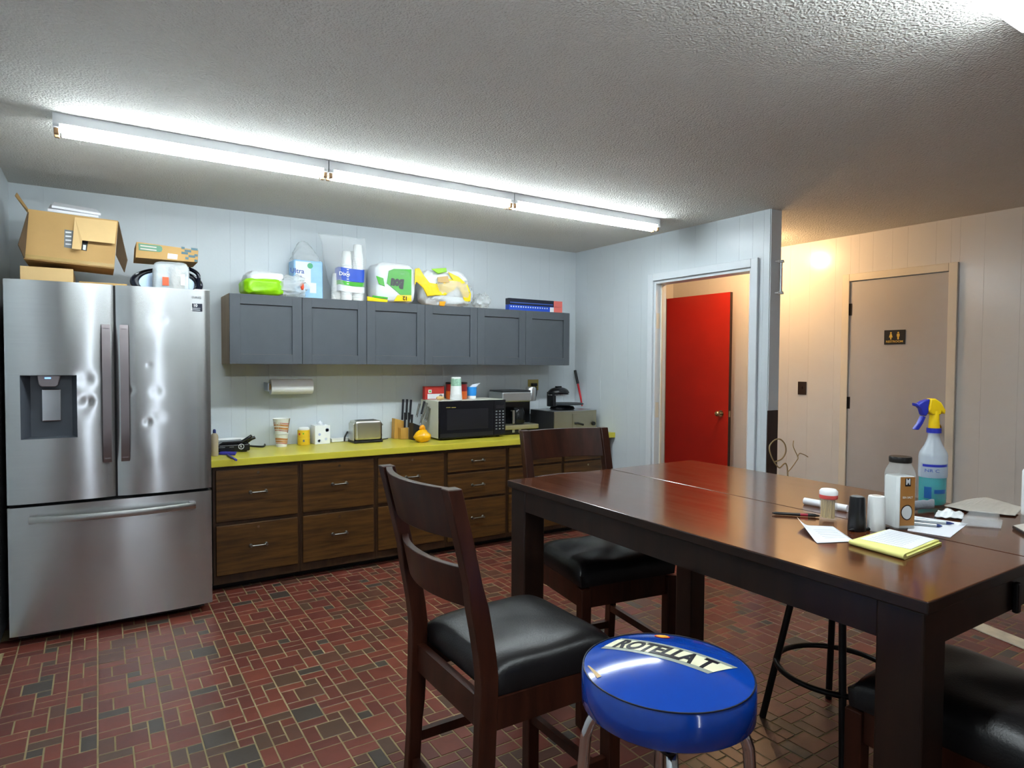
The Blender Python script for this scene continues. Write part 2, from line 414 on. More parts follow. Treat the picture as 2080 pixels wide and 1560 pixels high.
# added glowing strip, unseen itself, for the bright line reflected in the refrigerator
wn = struct(bx(-3.24, -3.155, YB+.0005, YB+.03, .05, 2.2).build('added_glow_strip', 'trim_paint'))
bx(-3.21, -3.185, YB+.03, YB+.034, .12, 2.14).build('pane', 'strip_glow', wn)

d3 = struct(bx(-4.0, -3.25, YB+.0005, YB+.04, .01, 2.05).build('added_dark_door', 'wainscot', bevel=.003))  # unseen dark slab, added so the refrigerator reflects a dark band
MB().cyl((-3.33, YB+.04, 1), (-3.33, YB+.09, 1), .025, n=16).build('knob', 'brass', d3)

# ------------------------------------------------------------------ ceiling lights
def fixture(x0, x1, y, label):
    t = thing('strip_light', label, 'ceiling light', ((x0+x1)/2, y, C-.09), 0, 'fluorescent strip lights on the ceiling')
    m = MB().box(x0, x1, y-.042, y+.042, C-.042, C-.0005)
    m.build('housing', 'fixture_white', t)
    for s in (-1, 1):
        MB().cyl((x0+.03, y+s*.024, C-.064), (x1-.03, y+s*.024, C-.064), .0155, n=14).build('tube', 'tube', t, smooth=40)
    for xx in (x0+.012, x1-.012):
        e = bx(xx-.012, xx+.012, y-.045, y+.045, C-.058, C-.0425).build('end_cap', 'fixture_white', t, bevel=.003)
        for s in (-1, 1):
            bx(xx-.009, xx+.009, y+s*.024-.009, y+s*.024+.009, C-.084, C-.0582).build('lamp_holder', 'socket', e, bevel=.003)
    return t
fixture(-3.83, -2.70, -1.375, 'fluorescent strip light nearest the refrigerator, leftmost of the ceiling row')
fixture(-2.695, -1.59, -1.375, 'fluorescent strip light in the middle of the ceiling row')
fixture(-1.585, -.375, -1.375, 'fluorescent strip light at the far right end of the ceiling row, near the dividing wall')
fixture(-2.62, -1.46, -3.925, 'fluorescent strip light above the table, cut by the top right corner of the photo')
fixture(-3.785, -2.625, -3.925, 'fluorescent strip light above the near chair, out of view past the top edge')
# warm bulb of the hall, out of sight behind the dividing wall
hb = thing('ceiling_bulb', 'warm light bulb on the hall ceiling behind the dividing wall', 'ceiling light', (.72, -1.25, C-.11))
MB().lathe((.72, -1.25, C-.03), [(.06, .0295), (.06, .015), (.03, 0)], 20).build('holder', 'white', hb, smooth=40)
MB().ball((.72, -1.25, C-.065), .03, .03, .034).build('bulb', 'bulb', hb, smooth=60)
#PART2
# ------------------------------------------------------------------ refrigerator
FY = -.816
fr = thing('refrigerator', 'dented stainless steel french door refrigerator with ice dispenser, in the left corner', 'refrigerator', (-3.613, -.42, 0))
bx(-4.055, -3.175, -.742, -.04, .035, 1.742).build('body', 'fridge_side', fr, bevel=.004)
for xx in (-4.0, -3.23):
    MB().cyl((xx, -.69, .0005), (xx, -.69, .05), .025).build('foot', 'plastic_black', fr)
bx(-4.03, -3.2, -.735, -.70, .012, .05).build('base_grille', 'plastic_black', fr)
DENTS = [(175, 770, .040, .0025), (178, 815, .025, .0028), (165, 832, .04, .0013), (318, 648, .045, .0008), (322, 700, .07, -.001),
         (318, 795, .026, .0012), (322, 848, .03, .0009), (300, 857, .016, .002), (262, 792, .016, .003), (302, 742, .008, .0012), (335, 650, .010, .0012),
         (316, 930, .06, -.0008)]
DW = [(at(u, v, y=FY), r, a) for u, v, r, a in DENTS]
def door_panel(x0, x1, z0, z1, name, hole=None, bulge=.009, dents=True):
    def front(x, z):
        t = 2*(x-x0)/(x1-x0)-1; e = 1-abs(t)**8
        yy = FY-bulge*(1-t*t)+.008*(1-e)
        if dents:
            for p, r, a in DW: yy += a*math.exp(-((x-p.x)**2+(z-p.z)**2)/(r*r))
            yy += .0012*noise.noise(V(x*7, z*3, 1.3))
        else: yy += .0006*noise.noise(V(x*7, z*2, 4.3))
        return V(x, yy, z)
    xs = [x0+(x1-x0)*i/46 for i in range(47)]; zs = [z0+(z1-z0)*i/96 for i in range(97)]
    if hole:
        for lst, ks in ((xs, hole[:2]), (zs, hole[2:])):
            for k in ks:
                j = min(range(len(lst)), key=lambda i: abs(lst[i]-k)); lst[j] = k
    m = MB(); nx = len(xs); nz = len(zs)
    vs = [front(x, z) for z in zs for x in xs]; fs = []
    for j in range(nz-1):
        for i in range(nx-1):
            if hole and xs[i] >= hole[0]-1e-6 and xs[i+1] <= hole[1]+1e-6 and zs[j] >= hole[2]-1e-6 and zs[j+1] <= hole[3]+1e-6: continue
            fs.append((j*nx+i, j*nx+i+1, (j+1)*nx+i+1, (j+1)*nx+i))
    per = [(0, i) for i in range(nx)]+[(j, nx-1) for j in range(1, nz)]+[(nz-1, i) for i in range(nx-2, -1, -1)]+[(j, 0) for j in range(nz-2, 0, -1)]
    n = len(vs); YBK = -.745
    vs += [V(xs[i], YBK, zs[j]) for j, i in per]; k = len(per)
    for q in range(k):
        a = per[q]; b = per[(q+1) % k]
        fs.append((a[0]*nx+a[1], n+q, n+(q+1) % k, b[0]*nx+b[1]))
    fs.append(tuple(range(n, n+k)))
    m.add(vs, fs)
    return m.build(name, 'steel', fr, smooth=35)
HX0, HX1, HZ0, HZ1 = -4.0, -3.775, 1.0, 1.308
dl = door_panel(-4.058, -3.617, .688, 1.765, 'door', (HX0, HX1, HZ0, HZ1))
dr = door_panel(-3.607, -3.168, .688, 1.765, 'door')
dw = door_panel(-4.058, -3.168, .05, .672, 'freezer_drawer', dents=False)
bx(-3.6165, -3.6075, -.80, -.746, .69, 1.763).build('gap_seal', 'black_gap', fr)
# dispenser
m = MB(); yb = -.752
m.add([V(HX0, FY-.006, HZ0), V(HX1, FY-.006, HZ0), V(HX1, FY-.006, HZ1), V(HX0, FY-.006, HZ1), V(HX0+.035, yb, HZ0+.004), V(HX1-.022, yb, HZ0+.004), V(HX1-.022, yb, HZ1-.004), V(HX0+.035, yb, HZ1-.004)],
      [(0, 1, 5, 4), (1, 2, 6, 5), (2, 3, 7, 6), (3, 0, 4, 7), (4, 5, 6, 7)])
dsp = m.build('dispenser', 'dispenser', dl)
mm = MB().prism([at(75, 762, y=FY), at(124, 762, y=FY), at(118, 783, y=FY), at(112, 786, y=FY), at(84, 786, y=FY), at(78, 781, y=FY)], (0, .055, 0))
mm.build('spout', 'steel_handle', dl, bevel=.004)
a = at(85, 791, y=-.765); b = at(125, 854, y=-.765)
bx(a.x, b.x, -.775, -.765, b.z, a.z).build('paddle', 'chrome', dl, bevel=.003)
a = at(97, 768, y=FY)
bx(a.x-.012, a.x+.012, FY-.0025, FY-.0005, a.z-.003, a.z+.003).build('indicator', 'led_blue', dl)
# door handles
def vhandle(xc, z0, z1, par):
    def fn(u, v):
        z = z0+(z1-z0)*v; bow = .04*(1-(2*v-1)**4*.7)
        ang = 2*math.pi*u
        return V(xc+.0185*max(-1, min(1, 2.2*math.cos(ang))), FY-.009-bow+.007*max(-1, min(1, 2.2*math.sin(ang))), z)
    MB().grid(fn, 16, 40).build('handle', 'steel_handle', par, smooth=35)
    for z in (z0+.03, z1-.03):
        bx(xc-.012, xc+.012, FY-.035, FY-.004, z-.012, z+.012).build('handle_mount', 'steel_handle', par)
vhandle(-3.650, .868, 1.563, dl); vhandle(-3.573, .868, 1.563, dr)
def hfn(u, v):
    x = -3.975+(.725)*v; t = 2*v-1; bow = .012+.05*(1-t*t)
    ang = 2*math.pi*u
    return V(x, FY-.009-bow+.010*math.cos(ang), .608-.004*t+.016*max(-1, min(1, 1.3*math.sin(ang))))
MB().grid(hfn, 16, 40).build('handle', 'handle_silver', dw, smooth=50)
for xx in (-3.96, -3.265): bx(xx-.014, xx+.014, FY-.026, FY-.003, .594, .622).build('handle_mount', 'steel_handle', dw)
YF = FY-.004
p = at(392, 604, y=YF); text('SAMSUNG', .016, (p.x, YF-.001, p.z), (1, 0, 0), (0, 0, 1), 'print_grey', dr, bold=.0004, fit=.078)
a = at(383.5, 616, y=YF); b = at(411, 633, y=YF)
st = bx(a.x, b.x, YF-.0012, YF+.006, b.z, a.z).build('sticker', 'navy', dr)
cx = (a.x+b.x)/2; h = a.z-b.z
text('10', h*.5, (cx, YF-.0016, a.z-h*.25), (1, 0, 0), (0, 0, 1), 'print_white', st, bold=.0006)
text('WARRANTY', h*.2, (cx, YF-.0016, a.z-h*.62), (1, 0, 0), (0, 0, 1), 'print_white', st)
bx(cx-.022, cx+.022, YF-.0016, YF-.0012, b.z+h*.14, b.z+h*.2).build('fine_print', 'print_white', st)
a = at(396, 591, y=FY); bx(a.x, -3.17, FY+.001, FY+.03, 1.7655, 1.769).build('hinge_cover', 'white', fr)

# ------------------------------------------------------------------ wall cabinets
CZ0, CZ1 = 1.3654, 1.8082
cb = [-2.9925, -2.546, -2.103, -1.214, -.3166]
def wall_cabinet(x0, x1, nd, label):
    t = thing('wall_cabinet', label, 'cabinet', ((x0+x1)/2, -.16, CZ0), 0, 'slate wall cabinets above the counter')
    bx(x0+.001, x1-.001, -.304, -.0015, CZ0, CZ1).build('body', 'birch', t)
    w = (x1-x0)/nd
    for k in range(nd):
        a, b = x0+k*w+.0015, x0+(k+1)*w-.0015; s = .062; z0, z1 = CZ0+.001, CZ1-.001
        m = MB().box(a, a+s, -.325, -.3045, z0, z1).box(b-s, b, -.325, -.3045, z0, z1)
        m.box(a+s, b-s, -.325, -.3045, z0, z0+s).box(a+s, b-s, -.325, -.3045, z1-s, z1)
        d = m.build('door', 'slate', t, bevel=.0012)
        bx(a+s+.0006, b-s-.0006, -.3135, -.3045, z0+s+.0006, z1-s-.0006).build('panel', 'slate', d)
    return t
wall_cabinet(cb[0], cb[1], 1, 'slate grey single door wall cabinet with exposed tan side, leftmost of the row')
wall_cabinet(cb[1], cb[2], 1, 'slate grey single door wall cabinet under the stacked paper cups, second from the left')
wall_cabinet(cb[2], cb[3], 2, 'slate grey double door wall cabinet under the green and yellow paper towel packs')
wall_cabinet(cb[3], cb[4], 2, 'slate grey double door wall cabinet at the right end, under the foil boxes')

# ------------------------------------------------------------------ base cabinets and countertop
BY = -.53; CT = .80
bb_ = [-3.125, -2.62, -2.12, -1.595, -1.073, -.54, -.03]
def pull(xc, zc, par):
    m = MB().tube([(xc-.045, BY-.036, zc), (xc, BY-.039, zc), (xc+.045, BY-.036, zc)], .0045, 8)
    for s in (-1, 1):
        m.cyl((xc+s*.045, BY-.016, zc), (xc+s*.045, BY-.042, zc), .006, .0075, 10)
        m.cyl((xc+s*.045, BY-.0165, zc), (xc+s*.045, BY-.021, zc), .011, .008, 12)
    m.build('handle', 'pewter', par, smooth=50)
def base_cabinet(x0, x1, rows, label, locks):
    t = thing('base_cabinet', label, 'cabinet', ((x0+x1)/2, -.26, 0), 0, 'dark wood base cabinets under the yellow counter')
    bx(x0+.001, x1-.001, BY, -.0015, .05, .757).build('body', 'oak_frame', t)
    bx(x0+.001, x1-.001, -.437, -.02, .0, .0495).build('toe_kick', 'toe_black', t)
    for i, (z0, z1) in enumerate(rows):
        d = bx(x0+.016, x1-.016, BY-.016, BY-.0005, z0, z1).build('drawer', 'oak_dark', t, bevel=.003)
        xc = (x0+x1)/2; big = z1-z0 > .25
        pull(xc, (z0+z1)/2+(.01 if big else 0), d)
        if locks[i]:
            MB().cyl((xc, BY-.0165, z1-.028), (xc, BY-.019, z1-.028), .0085, n=14).build('lock', 'brass', d)
    return t
two = [(.425, .735), (.105, .402)]; three = [(.592, .735), (.393, .575), (.085, .376)]
base_cabinet(bb_[0], bb_[1], two, 'dark wood two drawer base cabinet beside the refrigerator', (1, 1))
base_cabinet(bb_[1], bb_[2], two, 'dark wood two drawer base cabinet, second from the refrigerator', (1, 1))
base_cabinet(bb_[2], bb_[3], two, 'dark wood two drawer base cabinet, third from the refrigerator, partly behind the near chair back', (1, 1))
base_cabinet(bb_[3], bb_[4], three, 'dark wood three drawer base cabinet below the microwave', (0, 0, 0))
base_cabinet(bb_[4], bb_[5], three, 'dark wood base cabinet behind the left post of the far chair', (0, 0, 0))
base_cabinet(bb_[5], bb_[6], [(.592, .735), (.085, .575)], 'dark wood base cabinet at the right end against the dividing wall', (0, 1))
bx(-3.145, -.003, -.562, -.0015, .7575, CT).build('countertop', 'laminate', bevel=.003, label='long yellow laminate countertop over the dark wood drawers', cat='countertop')

# ------------------------------------------------------------------ table
TZ = .915; TX0, TX1, TY0, TY1 = -2.32, -1.26, -4.06, -2.512; TS = -1.786
tb = thing('dining_table', 'dark brown counter height table with a split glossy top and square legs', 'table', ((TX0+TX1)/2, (TY0+TY1)/2, 0))
for xa_, xb_ in ((TX0, TS-.0012), (TS+.0012, TX1)):
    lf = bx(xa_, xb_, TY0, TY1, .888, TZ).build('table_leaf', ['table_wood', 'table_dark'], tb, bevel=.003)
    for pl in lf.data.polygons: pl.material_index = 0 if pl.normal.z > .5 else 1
for x0 in (TX0+.012, TX1-.012-.095):
    for y0 in (TY0+.012, TY1-.012-.095):
        bx(x0, x0+.095, y0, y0+.095, 0, .8875).build('leg', 'table_dark', tb, bevel=.005)
for x0 in (TX0+.016, TX1-.016-.022): bx(x0, x0+.022, TY0+.1075, TY1-.1075, .806, .8875).build('apron', 'table_dark', tb)
for y0 in (TY0+.016, TY1-.016-.022): bx(TX0+.1075, TX1-.1075, y0, y0+.022, .806, .8875).build('apron', 'table_dark', tb)
MB().box(-1.885, -1.865, TY0+.002, TY0+.0155, .80, .872).build('leaf_latch', 'black_metal', tb, bevel=.004)

# ------------------------------------------------------------------ chairs
def chair(name, label, loc, rz):
    t = thing(name, label, 'chair', loc, rz, 'dark wood counter chairs around the table')
    SX, H = .205, 1.08
    def ypost(z):
        if z < .6: return -.225-.03*((.6-z)/.6)**1.5
        k = (z-.6)/.48; return -.225-.10*k**1.25
    for s in (-1, 1):
        m = MB(); rings = []
        for i in range(19):
            z = H*i/18; w = .019 if z > .5 else .017; d = .025 if .35 < z < .8 else .02
            yc = ypost(z); xo = s*SX
            rings.append([V(xo-w, yc-d, z), V(xo+w, yc-d, z), V(xo+w, yc+d, z), V(xo-w, yc+d, z)])
        vs = [v for r in rings for v in r]; fs = [(0, 3, 2, 1), (72, 73, 74, 75)]
        for i in range(18): fs += [(i*4+j, i*4+(j+1) % 4, i*4+4+(j+1) % 4, i*4+4+j) for j in range(4)]
        m.add(vs, fs).build('back_post', 'chair_wood', t, smooth=30, local=True, bevel=.003)
        bx(s*.2-.021, s*.2+.021, .168, .210, 0, .53).build('leg', 'chair_wood', t, local=True, bevel=.003)
        bx(s*.2-.011, s*.2+.011, -.204, .167, .455 if s > 5 else .455, .535).build('seat_rail', 'chair_wood', t, local=True)
        bx(s*.2-.010, s*.2+.010, -.222, .167, .235, .265).build('stretcher', 'chair_wood', t, local=True)
    bx(-.1785, .1785, .174, .196, .455, .535).build('seat_rail', 'chair_wood', t, local=True)
    bx(-.186, .186, -.235, -.212, .455, .535).build('seat_rail', 'chair_wood', t, local=True)
    bx(-.1785, .1785, .176, .196, .175, .205).build('stretcher', 'chair_wood', t, local=True)
    bx(-.188, .188, -.25, -.228, .155, .187).build('stretcher', 'chair_wood', t, local=True)
    for z0, z1 in ((.950, 1.078), (.772, .876)):
        m = MB(); n = 14; vs = []; fs = []
        for i in range(n+1):
            x = -.1862+.3724*i/n; c = .04*(1-(x/.1862)**2)
            for z in (z0, z1):
                yc = ypost(z)-c
                vs += [V(x, yc-.010, z), V(x, yc+.010, z)]
        for i in range(n):
            a = i*4; b = a+4
            fs += [(a, b, b+1, a+1), (a+2, a+3, b+3, b+2), (a, a+2, b+2, b), (a+1, b+1, b+3, a+3)]
        fs += [(0, 1, 3, 2), (n*4, n*4+2, n*4+3, n*4+1)]
        m.add(vs, fs).build('back_rail', 'chair_wood', t, smooth=40, local=True, bevel=.002)
    def se(u, v, top):
        x = 2*u-1; y = 2*v-1
        e = (1-abs(x)**5)*(1-abs(y)**5); wob = .006*noise.noise(V(x*1.5+loc[0], y*1.5, loc[1]))
        k = 1-.04*(1-e)
        wid = .222+.008*y
        return V(x*wid*k, -.0+y*.2115*k+.0, .5365+(.045+.045*max(0, e)**.5+wob*e if top else 0))
    m = MB(); m.grid(lambda u, v: se(u, v, True), 24, 24); n = 25
    per = [i for i in range(n)]+[j*n+n-1 for j in range(1, n)]+[(n-1)*n+i for i in range(n-2, -1, -1)]+[j*n for j in range(n-2, 0, -1)]
    k0 = len(m.v); m.v += [V(m.v[i].x*.985, m.v[i].y*.985, .5365) for i in per]; k = len(per)
    m.f += [(per[i], k0+i, k0+(i+1) % k, per[(i+1) % k]) for i in range(k)]+[tuple(k0+i for i in range(k))]
    m.build('seat_cushion', 'leather', t, smooth=60, local=True)
    return t
chA = chair('dining_chair', 'dark wood chair with black leather seat in the foreground, ladder back to the left', (-2.655, -3.10, 0), math.radians(-90))
copy_thing(chA, 'dark wood chair at the far end of the table, facing the camera', (-1.925, -2.63, 0), math.radians(172))
copy_thing(chA, 'dark chair under the near table end, its black seat showing at bottom right', (-1.91, -4.00, 0), 0)

# ------------------------------------------------------------------ blue stool
SC = V(-2.692, -3.728, 0); SR = .177; SZ = .742; DOME = .021
def dome(x, y): return SZ+DOME*(1-((x-SC.x)**2+(y-SC.y)**2)/(SR*SR))
bs = thing('bar_stool', 'round bright blue vinyl stool with a cream lettered band and chrome legs', 'stool', SC)
prof = [(.02, .662), (SR-.012, .662), (SR, .672), (SR+.001, .70), (SR, SZ-.006), (SR-.005, SZ+.001)]
m = MB().lathe(SC, prof, 64)
seat = m.build('seat_band', 'vinyl_blue', bs, smooth=50)
pr = [(SR-.006-(SR-.006)*i/14, 0) for i in range(15)]
pr = [(max(r, .0008), SZ+DOME*(1-(r/SR)**2)) for r, _ in pr]
MB().lathe(SC, pr, 64).build('seat_top', 'vinyl_blue', bs, smooth=60)
MB().tube([SC+V(math.cos(a)*(SR-.003), math.sin(a)*(SR-.003), SZ+.0015) for a in (2*math.pi*i/64 for i in range(64))], .0016, 6, True).build('piping', 'navy', bs, smooth=60)
def onD(off): return lambda w: V(w.x, w.y, dome(w.x, w.y)+off+(w.z-.765))
A = at(1262, 1284, z=.762); Bq = at(1499, 1354, z=.752); Cq = at(1438, 1375, z=.752); Dq = at(1220, 1309, z=.757)
def decal(q, off, mat, name, par):
    q = [Vector(v) for v in q]
    def fn(u, v):
        w = q[0].lerp(q[1], u).lerp(q[3].lerp(q[2], u), v); return V(w.x, w.y, dome(w.x, w.y)+off)
    return MB().grid(fn, 22, 8).build(name, mat, par, smooth=60)
ctr = (A+Bq+Cq+Dq)/4
decal([A, Bq, Cq, Dq], .0008, 'band_grey', 'print_band', bs)
ins = lambda q, k: [q[i].lerp(q[j], k) for i, j in ((0, 3), (1, 2), (2, 1), (3, 0))]
inner = ins([A, Bq, Cq, Dq], .17)
bd = decal(inner, .0012, 'cream', 'print_band', bs)
xd = ((Bq-A)+(Cq-Dq)); xd.z = 0; xd.normalize(); yd = V(-xd.y, xd.x, 0)
L_ = (Bq-A).length
text('ROTELLA T', .070, (ctr.x, ctr.y, .765), xd, yd, 'ink', bd, shear=.3, bold=.0030, fit=L_*.85, post=onD(.0016), depth=.0002)
sp = at(1345, 1288, z=.756); 
def fan(r, k):
    pts = []
    for i in range(15):
        a = math.pi*(1.12-1.24*i/14); rr = r*(1+.08*(i % 2)); pts.append((math.cos(a)*rr, math.sin(a)*rr*.9))
    return pts+[(.4*r, -.75*r), (-.4*r, -.75*r)]
for r, mt, of in ((.017, 'shell_red', .0011), (.0135, 'shell_yellow', .0016)):
    q = [V(sp.x, sp.y, 0)+xd*a+yd*b for a, b in fan(r, 1)]
    MB().prism([V(w.x, w.y, dome(w.x, w.y)+of) for w in q], (0, 0, .0004)).build('emblem', mt, bs)
q0 = at(1193, 1352, z=.746); q1 = at(1213, 1378, z=.746)
decal([q0, q1, q1.lerp(SC+V(0, 0, .75), .06), q0.lerp(SC+V(0, 0, .75), .02)], .0012, 'scuff_tan', 'scuff', bs)
for k in range(4):
    a = math.radians(48+90*k); d = V(math.cos(a), math.sin(a), 0)
    pts = [SC+d*.03+V(0, 0, .648), SC+d*.10+V(0, 0, .648), SC+d*.138+V(0, 0, .64), SC+d*.163+V(0, 0, .60), SC+d*.172+V(0, 0, .52), SC+d*.215+V(0, 0, .012)]
    pth = smooth_path(pts, 5)
    lg = MB().tube(pth, .0125, 12).build('leg', 'chrome', bs, smooth=60)
    MB().cyl(SC+d*.216+V(0, 0, .0005), SC+d*.2148+V(0, 0, .028), .016, .015, 12).build('foot', 'plastic_black', lg, smooth=50)
bx(SC.x-.12, SC.x+.12, SC.y-.12, SC.y+.12, .656, .6618).build('seat_plate', 'black_metal', bs)
MB().tube([SC+V(math.cos(a)*.197, math.sin(a)*.197, .23) for a in (2*math.pi*i/48 for i in range(48))], .009, 8, True).build('foot_ring', 'chrome', bs, smooth=60)

# ------------------------------------------------------------------ black stool under the table
S2 = V(-1.36, -3.32, 0)
b2 = thing('bar_stool', 'black metal stool with round foot ring, tucked under the table behind the blue stool', 'stool', S2)
for k in range(4):
    a = math.radians(126-90*k); d = V(math.cos(a), math.sin(a), 0)
    MB().tube([S2+d*.255+V(0, 0, .001), S2+d*.13+V(0, 0, .62)], .0125, 10).build('leg', 'black_metal', b2, smooth=60)
MB().tube([S2+V(math.cos(a)*.21, math.sin(a)*.21, .235) for a in (2*math.pi*i/48 for i in range(48))], .011, 8, True).build('foot_ring', 'black_metal', b2, smooth=60)
MB().lathe(S2, [(.02, .615), (.17, .615), (.182, .63), (.182, .665), (.165, .685), (.001, .69)], 40).build('seat', 'leather', b2, smooth=50)
#PART3
# ------------------------------------------------------------------ things on the refrigerator (top of body at 1.742, doors 1.765)
FT = 1.7425
def pbox(name, u0, v0, u1, v1, yf, depth, mat, z0=None, **k):
    """box whose front face spans the pixels, at distance plane y = yf; z0 = the surface it stands on"""
    a = at(u0, v0, y=yf); b = at(u1, v1, y=yf); zz = b.z if z0 is None else z0
    return bx(a.x, b.x, yf, yf+depth, zz, a.z), a, b, zz
# flat cartons
m, a, b, z = pbox('c', 40, 530, 149, 570, -.60, .38, 'cardboard_light', FT)
low1 = bx(a.x+.0, b.x, -.60, -.2, FT, 1.855).build('carton', 'cardboard_light', label='closed cardboard carton under the left half of the big open box', cat='box', bevel=.002)
c2 = at(160, 570, y=-.60); d2 = at(258, 570, y=-.60)
bx(c2.x, d2.x, -.60, -.2, FT, 1.795).build('carton', 'cardboard', label='low flat cardboard carton under the right half of the big open box', cat='box', bevel=.002)
# big open carton, tilted
TLq, TRq, BRq, BLq = [at(u, v, y=-.62) for u, v in ((57, 426), (240, 450), (232, 545), (48, 524))]
ob = thing('open_carton', 'large tilted cardboard box with open end flaps on top of the refrigerator', 'box', ((BLq.x+BRq.x)/2, -.45, 1.856))
up = (TLq-BLq).normalized(); rt = (TRq-TLq).normalized()
BLq.z = max(BLq.z, 1.868)
dp = V(0, .30, 0)
def slab(q, name, mat='cardboard', th=.004, par=ob):
    n = (q[1]-q[0]).cross(q[3]-q[0]).normalized()*th
    return MB().prism(q, n).build(name, mat, par)
slab([BLq, BRq, TRq, TLq], 'front_wall'); slab([BLq+dp, TLq+dp, TRq+dp, BRq+dp], 'back_wall')
slab([BLq, BLq+dp, BRq+dp, BRq], 'bottom_wall'); slab([TLq, TRq, TRq+dp, TLq+dp], 'top_wall')
F = lambda u, v, y=-.62: at(u, v, y=y)
slab([F(152, 441, -.627), F(238, 450, -.627), F(233, 495, -.65), F(167, 488, -.65), F(165, 507, -.655), F(146, 505, -.655)], 'torn_flap', 'cardboard_light')
slab([F(131, 466, -.6245), F(150, 469, -.6245), F(146, 505, -.6245), F(130, 502, -.6245)], 'shipping_label', 'print_grey', .001)
for k in range(4): slab([F(133, 470+k*8, -.626), F(145, 471+k*8, -.626), F(145, 474+k*8, -.626), F(133, 473+k*8, -.626)], 'label_print', 'print_white', .0006)
slab([F(167, 488, -.6248), F(179, 490, -.6248), F(176, 510, -.6248), F(165, 508, -.6248)], 'hand_hole', 'black_gap', .001)
slab([F(169, 497, -.6262), F(175, 498, -.6262), F(174, 508, -.6262), F(168, 507, -.6262)], 'hole_paper', 'print_white', .001)
# side flaps
slab([F(57, 427), F(36, 497, -.70), F(48, 524, -.66), F(49, 523)], 'end_flap', 'cardboard_shaded')
slab([TLq+dp*.1, TLq+dp*.95, F(33, 392, -.36), F(30, 398, -.5)], 'end_flap')
slab([TRq, F(258, 528, -.68), F(252, 553, -.66), F(235, 518)], 'end_flap', 'cardboard_shaded')
slab([F(50, 516, -.6255), F(232, 537, -.6255), F(231.5, 543, -.6255), F(49, 523, -.6255)], 'packing_tape', 'tape', .0006)
# papers on the open box
pk = F(150, 438, -.5); pk = thing('paper_stack', 'sheaf of white papers lying on the big open box', 'papers', (pk.x, -.47, pk.z))
for i, (u0, v0, u1, v1, u2, v2, u3, v3) in enumerate([(97, 430, 200, 444, 190, 430, 103, 421), (105, 423, 205, 439, 195, 431, 110, 416)]):
    q = [F(u0, v0, -.55), F(u1, v1, -.55), F(u2, v2, -.40), F(u3, v3, -.40)]
    MB().prism([p+V(0, 0, .004-.001*i) for p in q], (0, 0, .0125)).build('sheaf', 'paper', pk)
# pan, wrapped pack and the carton on top
pc = at(318, 578, y=-.47); 
pn = thing('wok_pan', 'black round pan standing on edge behind the clear wrapped pack on the refrigerator', 'pan', (pc.x, -.45, FT))
c0 = at(340, 580, y=-.40); cc = V(c0.x, -.40, FT+.0905)
def disc(prof, name, mat, th=40):
    m = MB(); m.lathe((0, 0, 0), prof, 48, 1, .47)
    Rm = Matrix.Translation(cc) @ Matrix.Rotation(math.radians(90), 4, 'X')
    m.v = [Rm @ v for v in m.v]; return m.build(name, mat, pn, smooth=th)
R_ = .146
disc([(R_*1.28, -.01), (R_*1.3, .004), (R_*1.27, .016), (R_*1.12, .02), (R_, .018), (R_*.98, .0)], 'rim', 'black_enamel')
disc([(R_*1.0, .004), (R_*.97, -.002), (R_*.5, -.010), (.001, -.012)], 'inner_plate', 'pan_steel')
k0 = at(392, 545, y=-.47); k1 = at(403, 560, y=-.47); k2 = at(400, 583, y=-.47)
MB().tube(smooth_path([V(k0.x-.02, -.45, k0.z), V(k1.x, -.47, k1.z), V(k2.x, -.46, FT+.03)]), .011, 8).build('handle', 'black_enamel', pn, smooth=60)
w0 = at(311, 532, y=-.66); w1 = at(386, 584, y=-.66)
wp = thing('wrapped_pack', 'clear plastic wrapped pack with an orange tag on the refrigerator', 'package', ((w0.x+w1.x)/2, -.61, FT))
def wf(d, q):
    s = lambda t: math.copysign(abs(t)**.35, t)
    n = noise.noise(V(d.x*3, d.y*3, d.z*3)+V(4, 2, 7))
    return V(s(d.x)*(w1.x-w0.x)/2, s(d.y)*.045, s(d.z)*.092)*(1+.03*n)
MB().ball(((w0.x+w1.x)/2, -.61, FT+.0945), 1, 1, 1, 36, 24, wf).build('wrap', 'clear_crinkle', wp, smooth=40)
for i, xx in enumerate((.25, .7)):
    xc = w0.x+(w1.x-w0.x)*xx
    MB().lathe((xc, -.605, FT+.004), [(.034, 0), (.036, .11), (.030, .125), (.03, .15), (.001, .152)], 20).build('container', 'foam' if i else 'bottle_clear', wp, smooth=40)
a = at(330, 562, y=-.665); b = at(343, 580, y=-.665); bx(a.x, b.x, -.662, -.660, b.z, a.z).build('tag', 'orange_tag', wp)
a = at(367, 557, y=-.665); b = at(376, 580, y=-.665); bx(a.x, b.x, -.662, -.660, b.z, a.z).build('tag', 'print_white', wp)
g = [F(u, v, -.60) for u, v in ((277, 491), (403, 508), (402, 533), (275, 523))]
zmin = 1.932
gz = lambda q: V(q.x, q.y, q.z)
gb = thing('flat_carton', 'flat printed carton with green lettering panel lying on the black pan', 'box', ((g[0].x+g[1].x)/2, -.47, g[2].z))
gd = V(0, .24, .0)
MB().hexa([g[3], g[2], g[2]+gd, g[3]+gd, g[0], g[1], g[1]+gd, g[0]+gd]).build('body', 'cardboard', gb, bevel=.002)
def onfront(u, v): return F(u, v, -.6015)
MB().prism([onfront(*p) for p in ((281, 494), (325, 499), (329, 502), (330, 507), (328, 511), (324, 512), (282, 508))], (0, .0012, 0)).build('lettering_panel', 'green_print', gb)
for k in range(2):
    MB().prism([F(u, v+k*6, -.6018) for u, v in ((285, 497.5), (318, 501.5), (318, 504), (285, 500))], (0, .0004, 0)).build('lettering', 'foam', gb)
